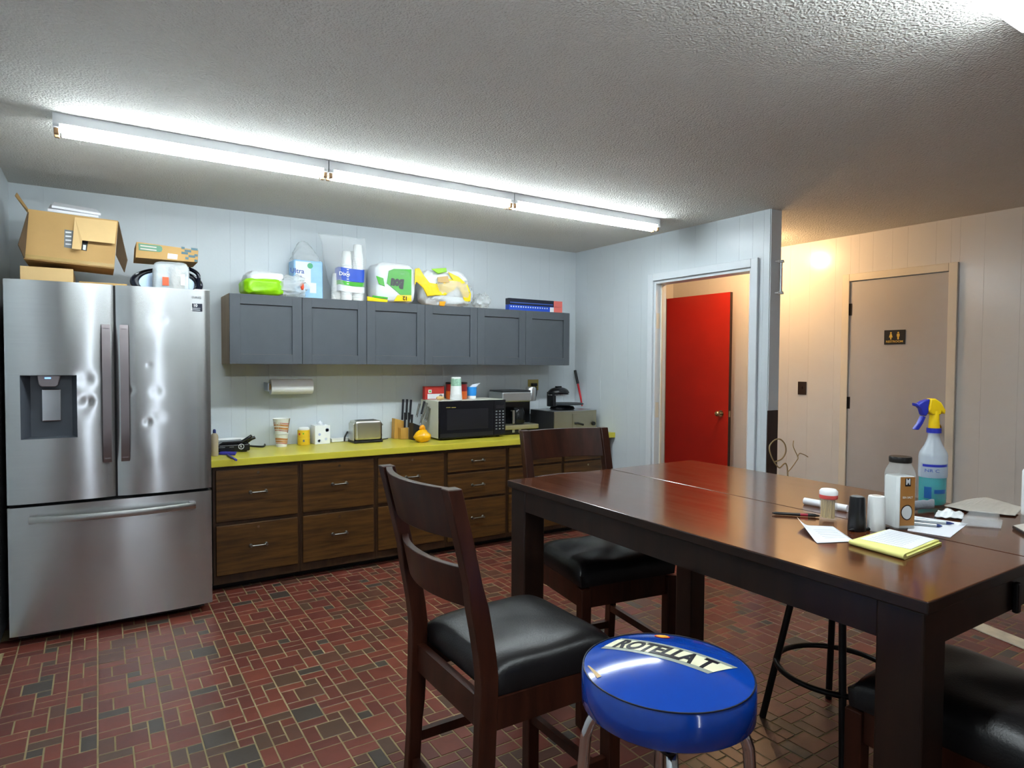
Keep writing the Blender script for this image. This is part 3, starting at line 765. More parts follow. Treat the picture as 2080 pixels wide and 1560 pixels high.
MB().prism([onfront(*p) for p in ((341, 514.5), (361, 517), (360, 527), (340, 525))], (0, .0012, 0)).build('label', 'print_white', gb)
for (i, j, w) in ((0, 0, 1), (3, 0, 2), (1, 1, 2), (0, 2, 2), (4, 2.4, 1), (2.2, 3, 2), (1.2, 4, 1), (4, 4.6, 1)):
    u = 368.5+i*6.6; v = 501+j*5+i*.75
    MB().prism([onfront(*p) for p in ((u, v), (u+6.6*w, v+.8*w), (u+6.6*w, v+4.6+.8*w), (u, v+4.6))], (0, .0012, 0)).build('check_print', 'teal_print', gb)

# ------------------------------------------------------------------ things on the wall cabinets
CTOP = CZ1+.0008
def onc(u, y): return at(u, 610, y=y).x
def soft(name, u0, u1, vt, yc, dy, mat, seed, parent=None, zb=CTOP, amp=.12, pw=.55, **k):
    """soft rounded pack between pixel columns u0-u1, top at pixel row vt"""
    x0 = onc(u0, yc); x1 = onc(u1, yc); zt = at((u0+u1)/2, vt, y=yc).z
    h = (zt-zb)/2
    def fn(d, q):
        s = lambda t: math.copysign(abs(t)**pw, t)
        n = noise.noise(d*2.6+V(seed, seed*2, 1))+.5*abs(noise.noise(d*7+V(seed, 3, 1)))
        v = V(s(d.x)*(x1-x0)/2, s(d.y)*dy, s(d.z)*h)*(1+amp*n-.3*amp)
        if v.z < -h: v.z = -h
        return v
    m = MB().ball(((x0+x1)/2, yc, zb+h), 1, 1, 1, 40, 26, fn)
    return m.build(name, mat, parent, smooth=55, **k)
# lime pack with clear plastic
gp = thing('paper_plate_pack', 'crumpled lime green and clear plastic pack lying at the left end of the wall cabinets', 'package', (onc(530, -.2), -.2, CTOP))
soft('pack', 495, 575, 553, -.19, .115, 'tissue_white', 3, gp, pw=.5)
x0 = onc(492, -.20); x1 = onc(572, -.20)
soft('green_wrap', 490, 572, 567, -.205, .118, 'lime', 5, gp, pw=.45, amp=.08)
soft('loose_plastic', 548, 624, 558, -.245, .075, 'clear_crinkle', 8, gp, amp=.35, pw=.8)
p = at(614, 582, y=-.30); MB().ball((p.x, -.30, p.z), .012, .01, .022, 12, 8, lump(2, .3)).build('orange_print', 'orange_tag', gp, smooth=60)
# toilet tissue pack with gathered clear top
x0 = onc(592, -.09); x1 = onc(651, -.09); zt = at(620, 531, y=-.09).z
tp = thing('tissue_pack', 'tall pale blue toilet tissue pack with gathered clear top on the wall cabinets', 'package', ((x0+x1)/2, -.085, CTOP))
MB().box(x0, x1, -.155, -.012, CTOP, zt).build('pack', 'sky_blue', tp, bevel=.012, seg=4)
xm = (x0+x1)/2
bx(x0+.012, xm+.015, -.1562, -.1552, CTOP+.095, zt-.012).build('print_panel', 'tissue_white', tp)
zt2 = at(620, 489, y=-.09).z
def cf(u, v):
    a = 2*math.pi*u; k = (1-v)**.6*.9+.1; k *= 1+.12*noise.noise(V(math.cos(a)*3, math.sin(a)*3, v*6))
    s = lambda t: math.copysign(abs(t)**.6, t)
    return V(xm+s(math.cos(a))*(x1-x0)/2*k-.02*v, -.084+s(math.sin(a))*.07*k, zt-.004+(zt2-zt)*v)
MB().grid(cf, 40, 16).build('gathered_top', 'clear_crinkle', tp, smooth=60)
p = at(630, 540, y=-.157); MB().cyl((p.x, -.1565, p.z), (p.x, -.1575, p.z), .019, n=24).build('round_print', 'circle_green', tp)
p = at(605, 550, y=-.157); text('Ultra', .046, (p.x-.004, -.1568, p.z), (1, 0, 0), (0, 0, 1), 'text_blue', tp, bold=.0006)
for i in range(3):
    p = at(595+i*8, 562, y=-.157); MB().cyl((p.x, -.1563, p.z), (p.x, -.1572, p.z), .007, n=14).build('print_dot', 'text_blue', tp)
p = at(636, 585, y=-.157); bx(p.x-.022, p.x+.022, -.1565, -.1553, p.z-.035, p.z+.035).build('print_panel', 'tissue_white', tp)
# paper cups in a bag
cu0 = thing('cup_pack', 'stacked white paper cups in a clear bag with a blue and green label', 'cups', (onc(708, -.17), -.17, CTOP))
def cupstack(u, v_top, yc, r0, name='cup_column', zb=CTOP, par=cu0, mat='cup_white', uside=False):
    xc = onc(u, yc); zt = at(u, v_top, y=yc).z; n = max(3, int((zt-zb-.08)/.016))
    prof = [(r0, zb)]
    for i in range(n):
        z = zb+(zt-zb-.085)*(i/n); prof += [(r0*1.06, z+.002), (r0*1.06, z+.006), (r0*.98, z+.008)]
    prof += [(r0*1.0, zt-.085), (r0*.78, zt), (.001, zt)]
    return MB().lathe((xc, yc, 0), prof, 24).build(name, mat, par, smooth=40)
cupstack(684, 556, -.16, .036); cupstack(704, 511, -.22, .037); cupstack(722, 511, -.14, .037); cupstack(727, 498, -.215, .036); cupstack(708, 530, -.11, .036)
xa = onc(688, -.22); xb = onc(739, -.22); 
def wrapf(z0, z1, e, mat, name):
    xc = (xa+xb)/2; rx = (xb-xa)/2+e; ry = .068+e
    def fn(u, v):
        a = 2*math.pi*u; s = lambda t: math.copysign(abs(t)**.55, t)
        return V(xc+s(math.cos(a))*rx, -.185+s(math.sin(a))*ry, z0+(z1-z0)*v+.006*math.sin(a*2+1))
    return MB().grid(fn, 48, 2).build(name, mat, cu0, smooth=60)
z = lambda v: at(714, v, y=-.25).z
wrapf(z(571), z(545), .006, 'blue_label', 'label_band'); wrapf(z(580), z(571.5), .006, 'bag_green', 'label_band'); wrapf(z(593), z(580.5), .006, 'tissue_white', 'label_band')
p = at(700, 556, y=-.262); text('Dixie', .036, (p.x, -.2625, p.z), (1, 0, 0), (0, 0, 1), 'print_white', cu0, bold=.0006)
x0 = onc(646, -.17); x1 = onc(742, -.17); zb_ = z(600); zt_ = at(700, 482, y=-.17).z
def bagf(u, v):
    a = 2*math.pi*u; s = lambda t: math.copysign(abs(t)**.7, t); k = 1+.10*noise.noise(V(math.cos(a)*2, math.sin(a)*2, v*4))
    xl = (xa-.012)*(1-v)+x0*v; cxx = (xl+x1)/2
    return V(cxx+s(math.cos(a))*(x1-xl)/2*k, -.175+s(math.sin(a))*.085*k*(1-.65*v*v), CTOP+.01+(zt_-CTOP-.01)*v+.02*v*noise.noise(V(u*9, 1, 4)))
MB().grid(bagf, 44, 22).build('clear_bag', 'clear', cu0, smooth=60)
# paper towel pack, print upside down
x0 = onc(748, -.19); x1 = onc(838, -.19)
bp_ = thing('paper_towel_pack', 'green and white paper towel pack with upside down lettering on the wall cabinets', 'package', ((x0+x1)/2, -.18, CTOP))
soft('rolls', 752, 834, 537, -.19, .115, 'tissue_white', 11, bp_, pw=.4, amp=.05)
q = lambda u, v, y=-.3085: at(u, v, y=y)
MB().prism([q(790, 550), q(800, 546), q(836, 547), q(836, 600), q(815, 600), q(786, 575)], (0, .006, 0)).build('print_panel', 'bag_green', bp_, bevel=.002)
MB().prism([q(808, 599), q(836, 599), q(836, 612), q(800, 612)], (0, .006, 0)).build('print_panel', 'bag_yellow', bp_, bevel=.002)
MB().prism([q(746, 602), q(788, 609), q(787, 614), q(746, 611)], (0, .006, 0)).build('print_panel', 'bag_yellow', bp_, bevel=.002)
MB().prism([q(764, 560), q(779, 565), q(782, 582), q(770, 577)], (0, .006, 0)).build('print_panel', 'bag_green', bp_, bevel=.002)
MB().prism([q(757, 600), q(788, 604), q(788, 607), q(757, 604)], (0, .006, 0)).build('print_panel', 'bag_green', bp_, bevel=.001)
p = q(807, 576, -.310); text('Bou', .085, (p.x+.0, -.3105, p.z), (-1, 0, 0), (0, 0, -1), 'black_print', bp_, shear=.15, bold=.007, fit=.105)
p = q(822, 606, -.310); text('12', .038, (p.x, -.3105, p.z), (-1, 0, 0), (0, 0, -1), 'black_print', bp_, bold=.0014)
soft('clear_wrap', 748, 835, 538, -.19, .125, 'clear_smooth', 12, bp_, pw=.4, amp=.05)
# yellow bag
yb_ = thing('paper_towel_pack', 'torn yellow and white paper towel pack slumped on the wall cabinets', 'package', (onc(898, -.19), -.19, CTOP))
soft('rolls', 850, 942, 549, -.19, .10, 'tissue_white', 14, yb_, pw=.5, amp=.1)
zq = lambda u, v, y: at(u, v, y=y)
def strip(pts, y, mat, name='yellow_film', th=.01):
    P0 = [zq(u, v, y) for u, v in pts]
    return MB().prism(P0, (0, th, 0)).build(name, mat, yb_, bevel=.004, smooth=50)
strip([(843, 546), (852, 544), (862, 560), (873, 574), (897, 578), (912, 566), (928, 572), (926, 586), (905, 600), (885, 600), (868, 602), (860, 585), (846, 572), (843, 580)], -.312, 'bag_yellow')
strip([(876, 546), (907, 544), (908, 552), (890, 556)], -.316, 'lime')
strip([(910, 552), (932, 562), (950, 578), (957, 596), (956, 612), (944, 614), (938, 595), (922, 572)], -.308, 'bag_yellow')
strip([(893, 612), (906, 612), (903, 622), (893, 621)], -.335, 'honey_knot')
strip([(889, 563), (910, 560), (914, 574), (890, 574)], -.318, 'cardboard_light')
soft('crumpled_film', 868, 950, 566, -.21, .118, 'clear_crinkle', 17, yb_, pw=.6, amp=.25)
soft('plastic_scrap', 963, 990, 596, -.2, .08, 'clear_crinkle', 21, None, amp=.35, pw=.8, label='small crumpled clear plastic scrap right of the yellow pack on the wall cabinets', cat='plastic')
# foil boxes
for i, (v0, v1, lab) in enumerate(((629, 636, 'lower blue foil box with white dots at the right end of the wall cabinets'), (620, 628, 'upper dark blue foil box at the right end of the wall cabinets'))):
    xa_ = at(1034, 628, y=-.24).x; xb_ = at(1142, 632, y=-.24).x; zz = CTOP+i*.052
    fb = thing('foil_box', lab, 'box', ((xa_+xb_)/2, -.21, zz), 0, 'foil boxes on the wall cabinets')
    bx(xa_, xb_-.09, -.24, -.185, zz, zz+.05).build('carton', 'navy' if i else 'foil_blue', fb)
    bx(xb_-.0895, xb_, -.24, -.185, zz, zz+.05).build('carton_end', 'foil_red', fb)
    if not i:
        bx(xb_-.13, xb_-.09, -.2412, -.2402, zz+.004, zz+.046).build('white_print', 'print_white', fb)
        for k in range(16):
            xx = xa_+.02+k*(xb_-xa_-.18)/15; bx(xx-.005, xx+.005, -.2412, -.2402, zz+.03, zz+.04).build('dot_print', 'print_white', fb)
    else:
        bx(xa_+.01, xb_-.1, -.2412, -.2402, zz+.012, zz+.02).build('white_print', 'text_blue', fb)

# ------------------------------------------------------------------ paper towel holder and wall fittings
tw0 = at(549, 770, y=-.10); tw1 = at(633, 800, y=-.10); zc = (tw0.z+tw1.z)/2; rr = (tw0.z-tw1.z)/2*.98
th_ = thing('paper_towel_holder', 'white paper towel roll on a wall holder below the wall cabinets', 'paper towel', ((tw0.x+tw1.x)/2, -.08, zc-rr))
MB().cyl((tw0.x, -.10, zc), (tw1.x, -.10, zc), rr, n=32).build('towel_roll', 'paper', th_, smooth=40)
MB().cyl((tw0.x-.012, -.10, zc), (tw1.x+.004, -.10, zc), .02, n=16).build('core', 'cardboard', th_, smooth=40)
bx(tw0.x-.022, tw0.x-.012, -.125, -.0015, zc-.03, zc+.03).build('bracket', 'tissue_pattern', th_, bevel=.004)
bx(tw1.x+.004, tw1.x+.009, -.118, -.0015, zc-.02, zc+.02).build('bracket', 'white', th_, bevel=.002)
a = at(1072, 771, y=0); b = at(1093, 788, y=0)
ol = thing('wall_outlet', 'tan wall outlet with a black plug above the coffee maker', 'outlet', ((a.x+b.x)/2, 0, b.z))
bx(a.x, b.x, -.006, -.0008, b.z-.02, a.z).build('plate', 'tan_plate', ol, bevel=.002)
p = at(1085, 781, y=-.02); bx(p.x-.026, p.x+.026, -.035, -.0065, p.z-.014, p.z+.012).build('plug', 'plastic_black', ol, bevel=.004)
MB().tube(smooth_path([(p.x+.012, -.03, p.z-.012), (p.x+.018, -.035, p.z-.06), (p.x+.01, -.03, p.z-.12)]), .004, 6).build('cord', 'plastic_black', ol, smooth=60)

# ------------------------------------------------------------------ things on the counter
KT = CT+.0006
def K(u, v): p = at(u, v, z=KT); p.z = KT; return p
p = K(436, 926)
sb = thing('soap_bottle', 'tan soap bottle with blue cap at the edge of the refrigerator', 'bottle', p)
MB().lathe(p, [(.02, 0), (.022, .005), (.022, .12), (.016, .135), (.009, .14)], 18).build('bottle', 'bottle_tan', sb, smooth=40)
MB().lathe(p+V(0, 0, .1405), [(.009, 0), (.009, .016), (.005, .024)], 14).build('cap', 'cap_blue', sb, smooth=40)
# electric grill with cord
g0 = K(442, 920); g1 = K(508, 914); yf = -.27
x0 = at(443, 905, y=yf).x; x1 = at(508, 905, y=yf).x
gr = thing('electric_grill', 'black electric grill with round badge beside the refrigerator', 'appliance', ((x0+x1)/2, -.20, KT))
bx(x0, x1, yf, yf+.12, KT+.006, KT+.052).build('body', 'appliance_black', gr, bevel=.008, seg=3)
for xx in (x0+.03, x1-.03): bx(xx-.012, xx+.012, yf+.012, yf+.108, KT, KT+.0058).build('foot', 'plastic_black', gr)
MB().prism([V(x0+.005, yf+.01, KT+.0525), V(x1-.012, yf+.01, KT+.0525), V(x1-.04, yf+.01, KT+.072), V(x0+.03, yf+.01, KT+.07)], (0, .10, 0)).build('lid', 'appliance_black', gr, bevel=.006)
MB().tube(smooth_path([(x1-.05, yf+.02, KT+.06), (x1-.005, yf+.015, KT+.088), (x1+.012, yf+.02, KT+.098)]), .011, 8).build('handle', 'appliance_black', gr, smooth=60)
MB().tube(smooth_path([(x1-.02, yf+.05, KT+.05), (x1+.015, yf+.05, KT+.075), (x1+.04, yf+.05, KT+.085)]), .011, 8).build('handle', 'appliance_black', gr, smooth=60)
bc = at(490, 907, y=yf-.001); bc.y = yf-.001
MB().tube([bc+V(math.cos(a)*.016, -.001, math.sin(a)*.016) for a in (2*math.pi*i/24 for i in range(24))], .0018, 6, True).build('badge_ring', 'print_white', gr)
text('R', .022, (bc.x, yf-.0012, bc.z), (1, 0, 0), (0, 0, 1), 'print_white', gr)
for u0, u1 in ((444, 457), (466, 475)):
    a = at(u0, 908, y=yf); b = at(u1, 908, y=yf); bx(a.x, b.x, yf-.001, yf-.0002, bc.z-.002, bc.z+.002).build('print_line', 'print_grey', gr)
cp = [K(505, 903), K(522, 903), K(537, 904), K(535, 909), K(520, 909), K(508, 908)]
MB().tube(smooth_path([q+V(0, 0, .0075+.02*(i == 0)) for i, q in enumerate(cp)]), .006, 8).build('cord', 'plastic_black', gr, smooth=60)
pp = at(468, 893, y=-.07)
MB().lathe((pp.x, -.065, KT), [(.055, 0), (.09, .04), (.10, .066), (.095, .068), (.001, .03)], 32, 1, .55).build('white_bowl', 'cup_white', smooth=50, label='white bowl behind the black electric grill', cat='bowl')
# blue scraper
sc = thing('scraper', 'purple blue plastic tool lying on the counter below the electric grill', 'tool', K(462, 928))
m = MB().prism([K(444, 924), K(478, 925), K(481, 921), K(448, 920)], (0, 0, .012)); m.build('blade', 'purple', sc, bevel=.003)
MB().tube([K(462, 926)+V(0, 0, .007), K(480, 937)+V(0, 0, .007)], .0065, 8).build('handle', 'purple', sc, smooth=60)
# coffee cups
def cup(base, r0, r1, h, name, label, mats, top=True):
    t = thing(name, label, 'cup', base)
    n = 28; prof = [(r0*.9, .003), (r0, 0), (r0+(r1-r0)*.5, h*.5), (r1, h-.003), (r1+.002, h), (r1-.002, h), (r0*.96, .008), (.001, .008)]
    MB().lathe(base, prof, n).build('cup', 'cup_white', t, smooth=50)
    for z0, z1, mt in mats:
        ra = r0+(r1-r0)*z0/h+.0006; rb = r0+(r1-r0)*z1/h+.0006
        def fn(u, v, z0=z0, z1=z1, ra=ra, rb=rb):
            a = math.radians(170+170*u); r = ra+(rb-ra)*v; return V(base.x+math.cos(a)*r, base.y+math.sin(a)*r, base.z+z0+(z1-z0)*v+.004*math.sin(u*5))
        MB().grid(fn, 20, 2).build('print_band', mt, t, smooth=60)
    return t
b0 = K(572, 907)
cup(b0, .034, .043, .088, 'paper_cup', 'lower printed paper cup of the stack on the counter, left of the yellow canister',
    [(.03, .042, 'cup_brown'), (.045, .06, 'cup_brown'), (.022, .027, 'cup_red')])
b1 = b0+V(0, 0, .089)
c_ = cup(b1, .040, .056, .105, 'paper_cup', 'upper wide printed paper cup standing on the other cup',
    [(.03, .045, 'cup_brown'), (.052, .066, 'cup_brown'), (.07, .075, 'cup_red'), (.02, .025, 'cup_red')])
def sl(u, v):
    a = math.radians(-40+75*u); r = .041+.0165*v; return V(b1.x+math.cos(a)*r, b1.y+math.sin(a)*r, b1.z+.003+.10*v)
MB().grid(sl, 10, 4).build('sleeve_edge', 'cup_grey', c_, smooth=60)
# canister
p = K(617, 903)
cn = thing('canister', 'yellow canister with a white lid on the counter', 'canister', p); s = mpp(p)
h = 30*s
MB().lathe(p, [(.040, 0), (.042, .004), (.042, h*.48), (.040, h*.5), (.042, h*.52), (.042, h)], 32).build('can', 'canister', cn, smooth=40)
MB().lathe(p+V(0, 0, h+.0005), [(.038, 0), (.038, .012), (.03, .018), (.001, .018)], 32).build('lid', 'white', cn, smooth=40)
for u, w, mt, zz in ((-.4, .012, 'red_box', .75), (.25, .008, 'bag_green', .78), (.3, .012, 'print_grey', .3)):
    a = math.radians(-122)+u; q_ = p+V(math.cos(a)*.0424, math.sin(a)*.0424, h*zz)
    Mx = Matrix.Translation(q_) @ Matrix.Rotation(a+math.pi/2, 4, 'Z')
    MB().box(-w/2, w/2, -.0012, .0005, -w*.6, w*.6, Mx).build('print_patch', mt, cn)
# tissue box
x0 = K(640, 903); x1 = K(676, 903); yc = x0.y; h = 38*mpp(x0)
tx = thing('tissue_box', 'white tissue box with pale blue pattern on the counter, left of the toaster', 'tissue box', ((x0.x+x1.x)/2, yc+.05, KT))
bx(x0.x, x1.x, yc, yc+.11, KT, KT+h).build('box', 'tissue_white', tx, bevel=.002)
random.seed(4)
for k in range(7):
    xx = x0.x+.015+random.random()*(x1.x-x0.x-.03); zz = KT+.015+random.random()*(h-.03); r = .007+.008*random.random()
    MB().cyl((xx, yc-.0004, zz), (xx, yc-.001, zz), r, n=9).build('pattern_print', 'pattern_blue' if k % 2 else 'tissue_pattern', tx)
m = MB().grid(lambda u, v: V((x0.x+x1.x)/2-.03+.06*u, yc+.05+.01*math.sin(u*9+v*3), KT+h+.0004+.03*v*(1-.6*abs(2*u-1))), 10, 5); m.build('tissue', 'tissue_white', tx, smooth=60)
# power strip
a = K(679, 900.5); b = K(716, 897.5)
bx(a.x, b.x, -.06, -.012, KT, KT+.028).build('power_strip', 'white', bevel=.003, label='white power strip against the wall behind the toaster', cat='power strip')
# toaster
a = K(720, 899); b = K(778, 897); yf = min(a.y, b.y)-.02; h = 45*mpp(a)
x0 = at(720, 880, y=yf).x; x1 = at(778, 880, y=yf).x
to = thing('toaster', 'brushed steel two slot toaster on the counter', 'toaster', ((x0+x1)/2, yf+.08, KT))
bx(x0, x1, yf, yf+.145, KT, KT+.016).build('base', 'plastic_black', to, bevel=.004)
ts = bx(x0+.008, x1-.008, yf+.003, yf+.142, KT+.0163, KT+h).build('shell', 'toaster_steel', to, bevel=.018, seg=4)
for k in (0, 1): bx(x0+.035, x1-.035, yf+.035+k*.045, yf+.06+k*.045, KT+h+.0002, KT+h+.001).build('slot', 'black_gap', to)
bx(x1-.0078, x1+.001, yf+.02, yf+.125, KT+.0163, KT+h-.02).build('end_panel', 'plastic_black', to, bevel=.004)
bx(x0-.001, x0+.0078, yf+.02, yf+.125, KT+.0163, KT+h-.02).build('end_panel', 'toaster_steel', to, bevel=.004)
bx(x1+.0042, x1+.022, yf+.055, yf+.09, KT+h*.72, KT+h*.8).build('lever', 'pewter', to, bevel=.002)
MB().tube(smooth_path([(x1+.004, yf+.1, KT+.05), (x1+.022, yf+.1, KT+.06), (x1+.028, yf+.1, KT+.035), (x1+.02, yf+.11, KT+.006), (x1+.09, yf+.13, KT+.008)]), .0035, 6).build('cord', 'plastic_black', to, smooth=60)
MB().tube(smooth_path([(x0-.006, yf+.13, KT+.075), (x0-.03, yf+.12, KT+.04), (x0-.04, yf+.10, KT+.012)]), .006, 6).build('plug_lead', 'plastic_black', to, smooth=60)
# wooden knife block
a = K(806, 893); b = K(836, 893); s = mpp(a); yf = a.y
kb_ = thing('knife_block', 'pale wood knife block with black handled knives on the counter', 'knife block', ((a.x+b.x)/2, yf+.05, KT))
w = b.x-a.x
MB().prism([V(a.x+w*.33, yf, KT), V(a.x+w, yf, KT), V(a.x+w, yf, KT+.085), V(a.x+w*.33, yf, KT+.085)], (0, .05, 0)).build('block', 'block_wood', kb_, bevel=.003)
MB().prism([V(a.x, yf+.051, KT), V(a.x+w, yf+.051, KT), V(a.x+w, yf+.051, KT+.13), V(a.x+.006, yf+.051, KT+.155)], (0, .06, 0)).build('block', 'block_wood', kb_, bevel=.003)
for (u0, v0, u1, v1, yy) in ((817, 840, 819, 811, .08), (825, 842, 827, 811, .08), (832, 842, 835, 812, .08), (822, 862, 823, 838, .025), (830, 862, 831, 838, .025), (836, 862, 837, 842, .035)):
    q0 = at(u0, v0, y=yf+yy); q1 = at(u1, v1, y=yf+yy); q0.z = min(q0.z, KT+.14 if yy > .05 else KT+.086)
    MB().tube([q0, q0.lerp(q1, .5), q1], [.008, .0085, .0095], 8).build('knife_handle', 'handle_black', kb_, smooth=60)
# black knife block with steel handles
a = K(841, 890); b = K(874, 888)
kb2 = thing('knife_block', 'black knife block with steel handled knives beside the microwave', 'knife block', ((a.x+b.x)/2, a.y+.06, KT))
yf = -.24
x0 = at(840, 870, y=yf).x; x1 = at(863, 870, y=yf).x
MB().prism([V(x0, yf, KT), V(x1, yf, KT), V(x1, yf, KT+.06), V(x1-.03, yf, KT+.105), V(x0, yf, KT+.13)], (0, .09, 0)).build('block', 'plastic_black', kb2, bevel=.004)
for (u0, v0, u1, v1, mt) in ((846, 847, 852, 820, 'pewter'), (855, 845, 862, 815, 'handle_black'), (858, 850, 867, 818, 'pewter'), (863, 855, 870, 826, 'pewter'), (866, 857, 872, 829, 'pewter'), (854, 861, 859, 840, 'pewter')):
    q0 = at(u0, v0, y=yf+.03); q1 = at(u1, v1, y=yf+.03)
    k = MB().tube([q0, q0.lerp(q1, .5), q1], [.008, .0085, .0095], 8).build('knife_handle', mt, kb2, smooth=60)
    MB().tube([q0, q0.lerp(q1, .12)], .0102, 8).build('bolster', 'chrome', k, smooth=60)
# tied yellow bag
p = K(858, 898)
yb2 = thing('tied_bag', 'small knotted yellow plastic bag in front of the knife blocks', 'bag', p)
s = mpp(p)
def yf_(d, q):
    v = q*(1+.14*noise.noise(d*2.5+V(9, 1, 4))); k = max(0, d.z); v.x *= 1-.35*k; v.y *= 1-.35*k; v.z = max(v.z, -14*s*.9); return v
MB().ball(p+V(0, 0, 14*s*.9), 18*s, 15*s, 14*s, 28, 18, yf_).build('bag', 'honey', yb2, smooth=60)
MB().ball(p+V(0, 0, 29*s), 6.5*s, 5*s, 6*s, 16, 10, lump(6, .25)).build('knot', 'honey_knot', yb2, smooth=60)
# microwave
MX0, MX1, MYF, MZ0 = -1.556, -.978, -.365, KT
a = at(893, 815, y=MYF); MZ1 = a.z
mwv = thing('microwave', 'white microwave oven with black front on the yellow counter', 'microwave', ((MX0+MX1)/2, MYF+.17, KT))
bx(MX0, MX1, MYF+.028, -.03, KT+.012, MZ1).build('case', 'microwave_white', mwv, bevel=.004)
for xx in (MX0+.04, MX1-.04):
    for yy in (MYF+.06, -.07): MB().cyl((xx, yy, KT), (xx, yy, KT+.0118), .015, n=12).build('foot', 'plastic_black', mwv)
xs = at(1003, 850, y=MYF).x
md = bx(MX0, xs-.001, MYF, MYF+.0275, KT+.012, MZ1-.002).build('door', 'mw_glass', mwv, bevel=.004)
bx(MX0+.06, xs-.05, MYF-.0012, MYF-.0002, KT+.075, MZ1-.065).build('window', 'mw_grey', md)
bx(MX0+.004, xs-.004, MYF-.0012, MYF-.0002, KT+.022, KT+.05).build('trim_strip', 'mw_grey', md)
for u0, u1 in ((906, 915), (917, 926)):
    p = at(u0, 828, y=MYF); q = at(u1, 828, y=MYF); bx(p.x, q.x, MYF-.0012, MYF-.0002, p.z-.0022, p.z+.0022).build('brand_print', 'tan_plate', md)
mp_ = bx(xs, MX1, MYF, MYF+.0275, KT+.012, MZ1-.002).build('control_panel', 'mw_glass', mwv, bevel=.004)
pw_ = MX1-xs
bx(xs+pw_*.18, xs+pw_*.85, MYF-.0012, MYF-.0002, MZ1-.07, MZ1-.045).build('display', 'mw_grey', mp_)
for r in range(7):
    for c in range(3):
        xx = xs+pw_*(.22+.28*c); zz = MZ1-.092-r*.023
        bx(xx-.008, xx+.008, MYF-.001, MYF-.0002, zz-.005, zz+.005).build('button', 'print_grey', mp_)
MT = MZ1+.0008
def onmw(u, y): return at(u, 806, y=y)
# red box, can, cups, blue tub, clip on the microwave
a = at(862, 785, y=-.12); b = at(901, 810, y=-.12)
rb = thing('red_box', 'red and white food box standing on the microwave', 'box', ((a.x+b.x)/2, -.10, MT))
bx(a.x, b.x, -.13, -.09, MT, a.z).build('carton', 'red_box', rb)
zz = a.z-(a.z-MT)*.58
bx(a.x+.022, b.x-.003, -.1312, -.1302, MT+.004, zz).build('white_panel', 'print_white', rb)
p = at(873.5, 795, y=-.131); bx(p.x-.014, p.x+.014, -.1312, -.1302, p.z-.013, p.z+.013).build('logo_patch', 'print_white', rb)
bx(p.x-.007, p.x+.007, -.1316, -.1312, p.z-.007, p.z+.007).build('logo_mark', 'bag_green', rb)
a = at(907, 790, y=-.14); b = at(947, 790, y=-.14); r = (b.x-a.x)/2*.97; zt = at(927, 776, y=-.14).z
pc = V((a.x+b.x)/2, -.14, MT); h = zt-MT
cf_ = thing('coffee_can', 'red and orange coffee can with a dark lid behind the paper cups on the microwave', 'can', pc)
MB().lathe(pc, [(r*.96, 0), (r, .006), (r, h*.47)], 32).build('can_lower', 'can_orange', cf_, smooth=40)
MB().lathe(pc, [(r, h*.4705), (r, h*.88)], 32).build('can_upper', 'can_red', cf_, smooth=40)
MB().lathe(pc, [(r*1.02, h*.8805), (r*1.02, h*.98), (r*.94, h), (.001, h)], 32).build('lid', 'lid_dark', cf_, smooth=40)
a = at(915, 811, y=-.30); b = at(937.5, 811, y=-.30); r = (b.x-a.x)/2; zt = at(926, 766, y=-.30).z; pc = V((a.x+b.x)/2, -.30, MT); h = zt-MT
cs = thing('paper_cups', 'white stack of upside down paper cups with floral print on the microwave', 'cups', pc)
for k in range(5):
    z0 = h*.05*k
    MB().lathe(pc, [(r*(1-.012*k), z0+.0003), (r*(1.02-.012*k), z0+.003), (r*(1-.012*k), z0+.006), (r*(.96-.012*k), z0+h*.049)], 24).build('cup_rim', 'cup_white', cs, smooth=40)
MB().lathe(pc, [(r*.93, h*.2505), (r*.86, h*.62)], 24).build('cup_body', 'cup_white', cs, smooth=40)
MB().lathe(pc, [(r*.86, h*.6205), (r*.80, h*.93)], 24).build('print_band', 'floral', cs, smooth=40)
MB().lathe(pc, [(r*.80, h*.9305), (r*.78, h*.99), (r*.70, h), (.001, h*.985)], 24).build('cup_base', 'cup_white', cs, smooth=40)
a = at(949, 790, y=-.16); b = at(967, 790, y=-.16); r = (b.x-a.x)/2; pc = V((a.x+b.x)/2, -.16, MT); zt = at(958, 786, y=-.16).z; h = zt-MT
bt = thing('filter_tub', 'bright blue tub with white papers sticking out on the microwave', 'tub', pc)
MB().lathe(pc, [(r*.85, 0), (r*.88, h*.25)], 24).build('tub_base', 'cup_white', bt, smooth=40)
MB().lathe(pc, [(r*.9, h*.2505), (r, h*.5), (r*.97, h*.6), (r*1.02, h)], 24).build('tub', 'cup_blue', bt, smooth=40)
q = [at(u, v, y=-.165) for u, v in ((952, 788), (966, 786), (976, 778), (960, 781))]
MB().prism(q, (0, .012, 0)).build('papers', 'tissue_white', bt)
p = onmw(893, -.25); 
ch = thing('snack_packet', 'small crumpled snack packet lying on the microwave in front of the red box', 'packet', V(p.x, -.26, MT))
MB().ball(V(p.x, -.26, MT+.016), .035, .022, .015, 20, 12, lump(13, .3)).build('packet', 'cardboard_light', ch, smooth=50)
MB().ball(V(p.x+.01, -.25, MT+.03), .014, .012, .012, 12, 8, lump(7, .4)).build('wrapper', 'print_grey', ch, smooth=50)
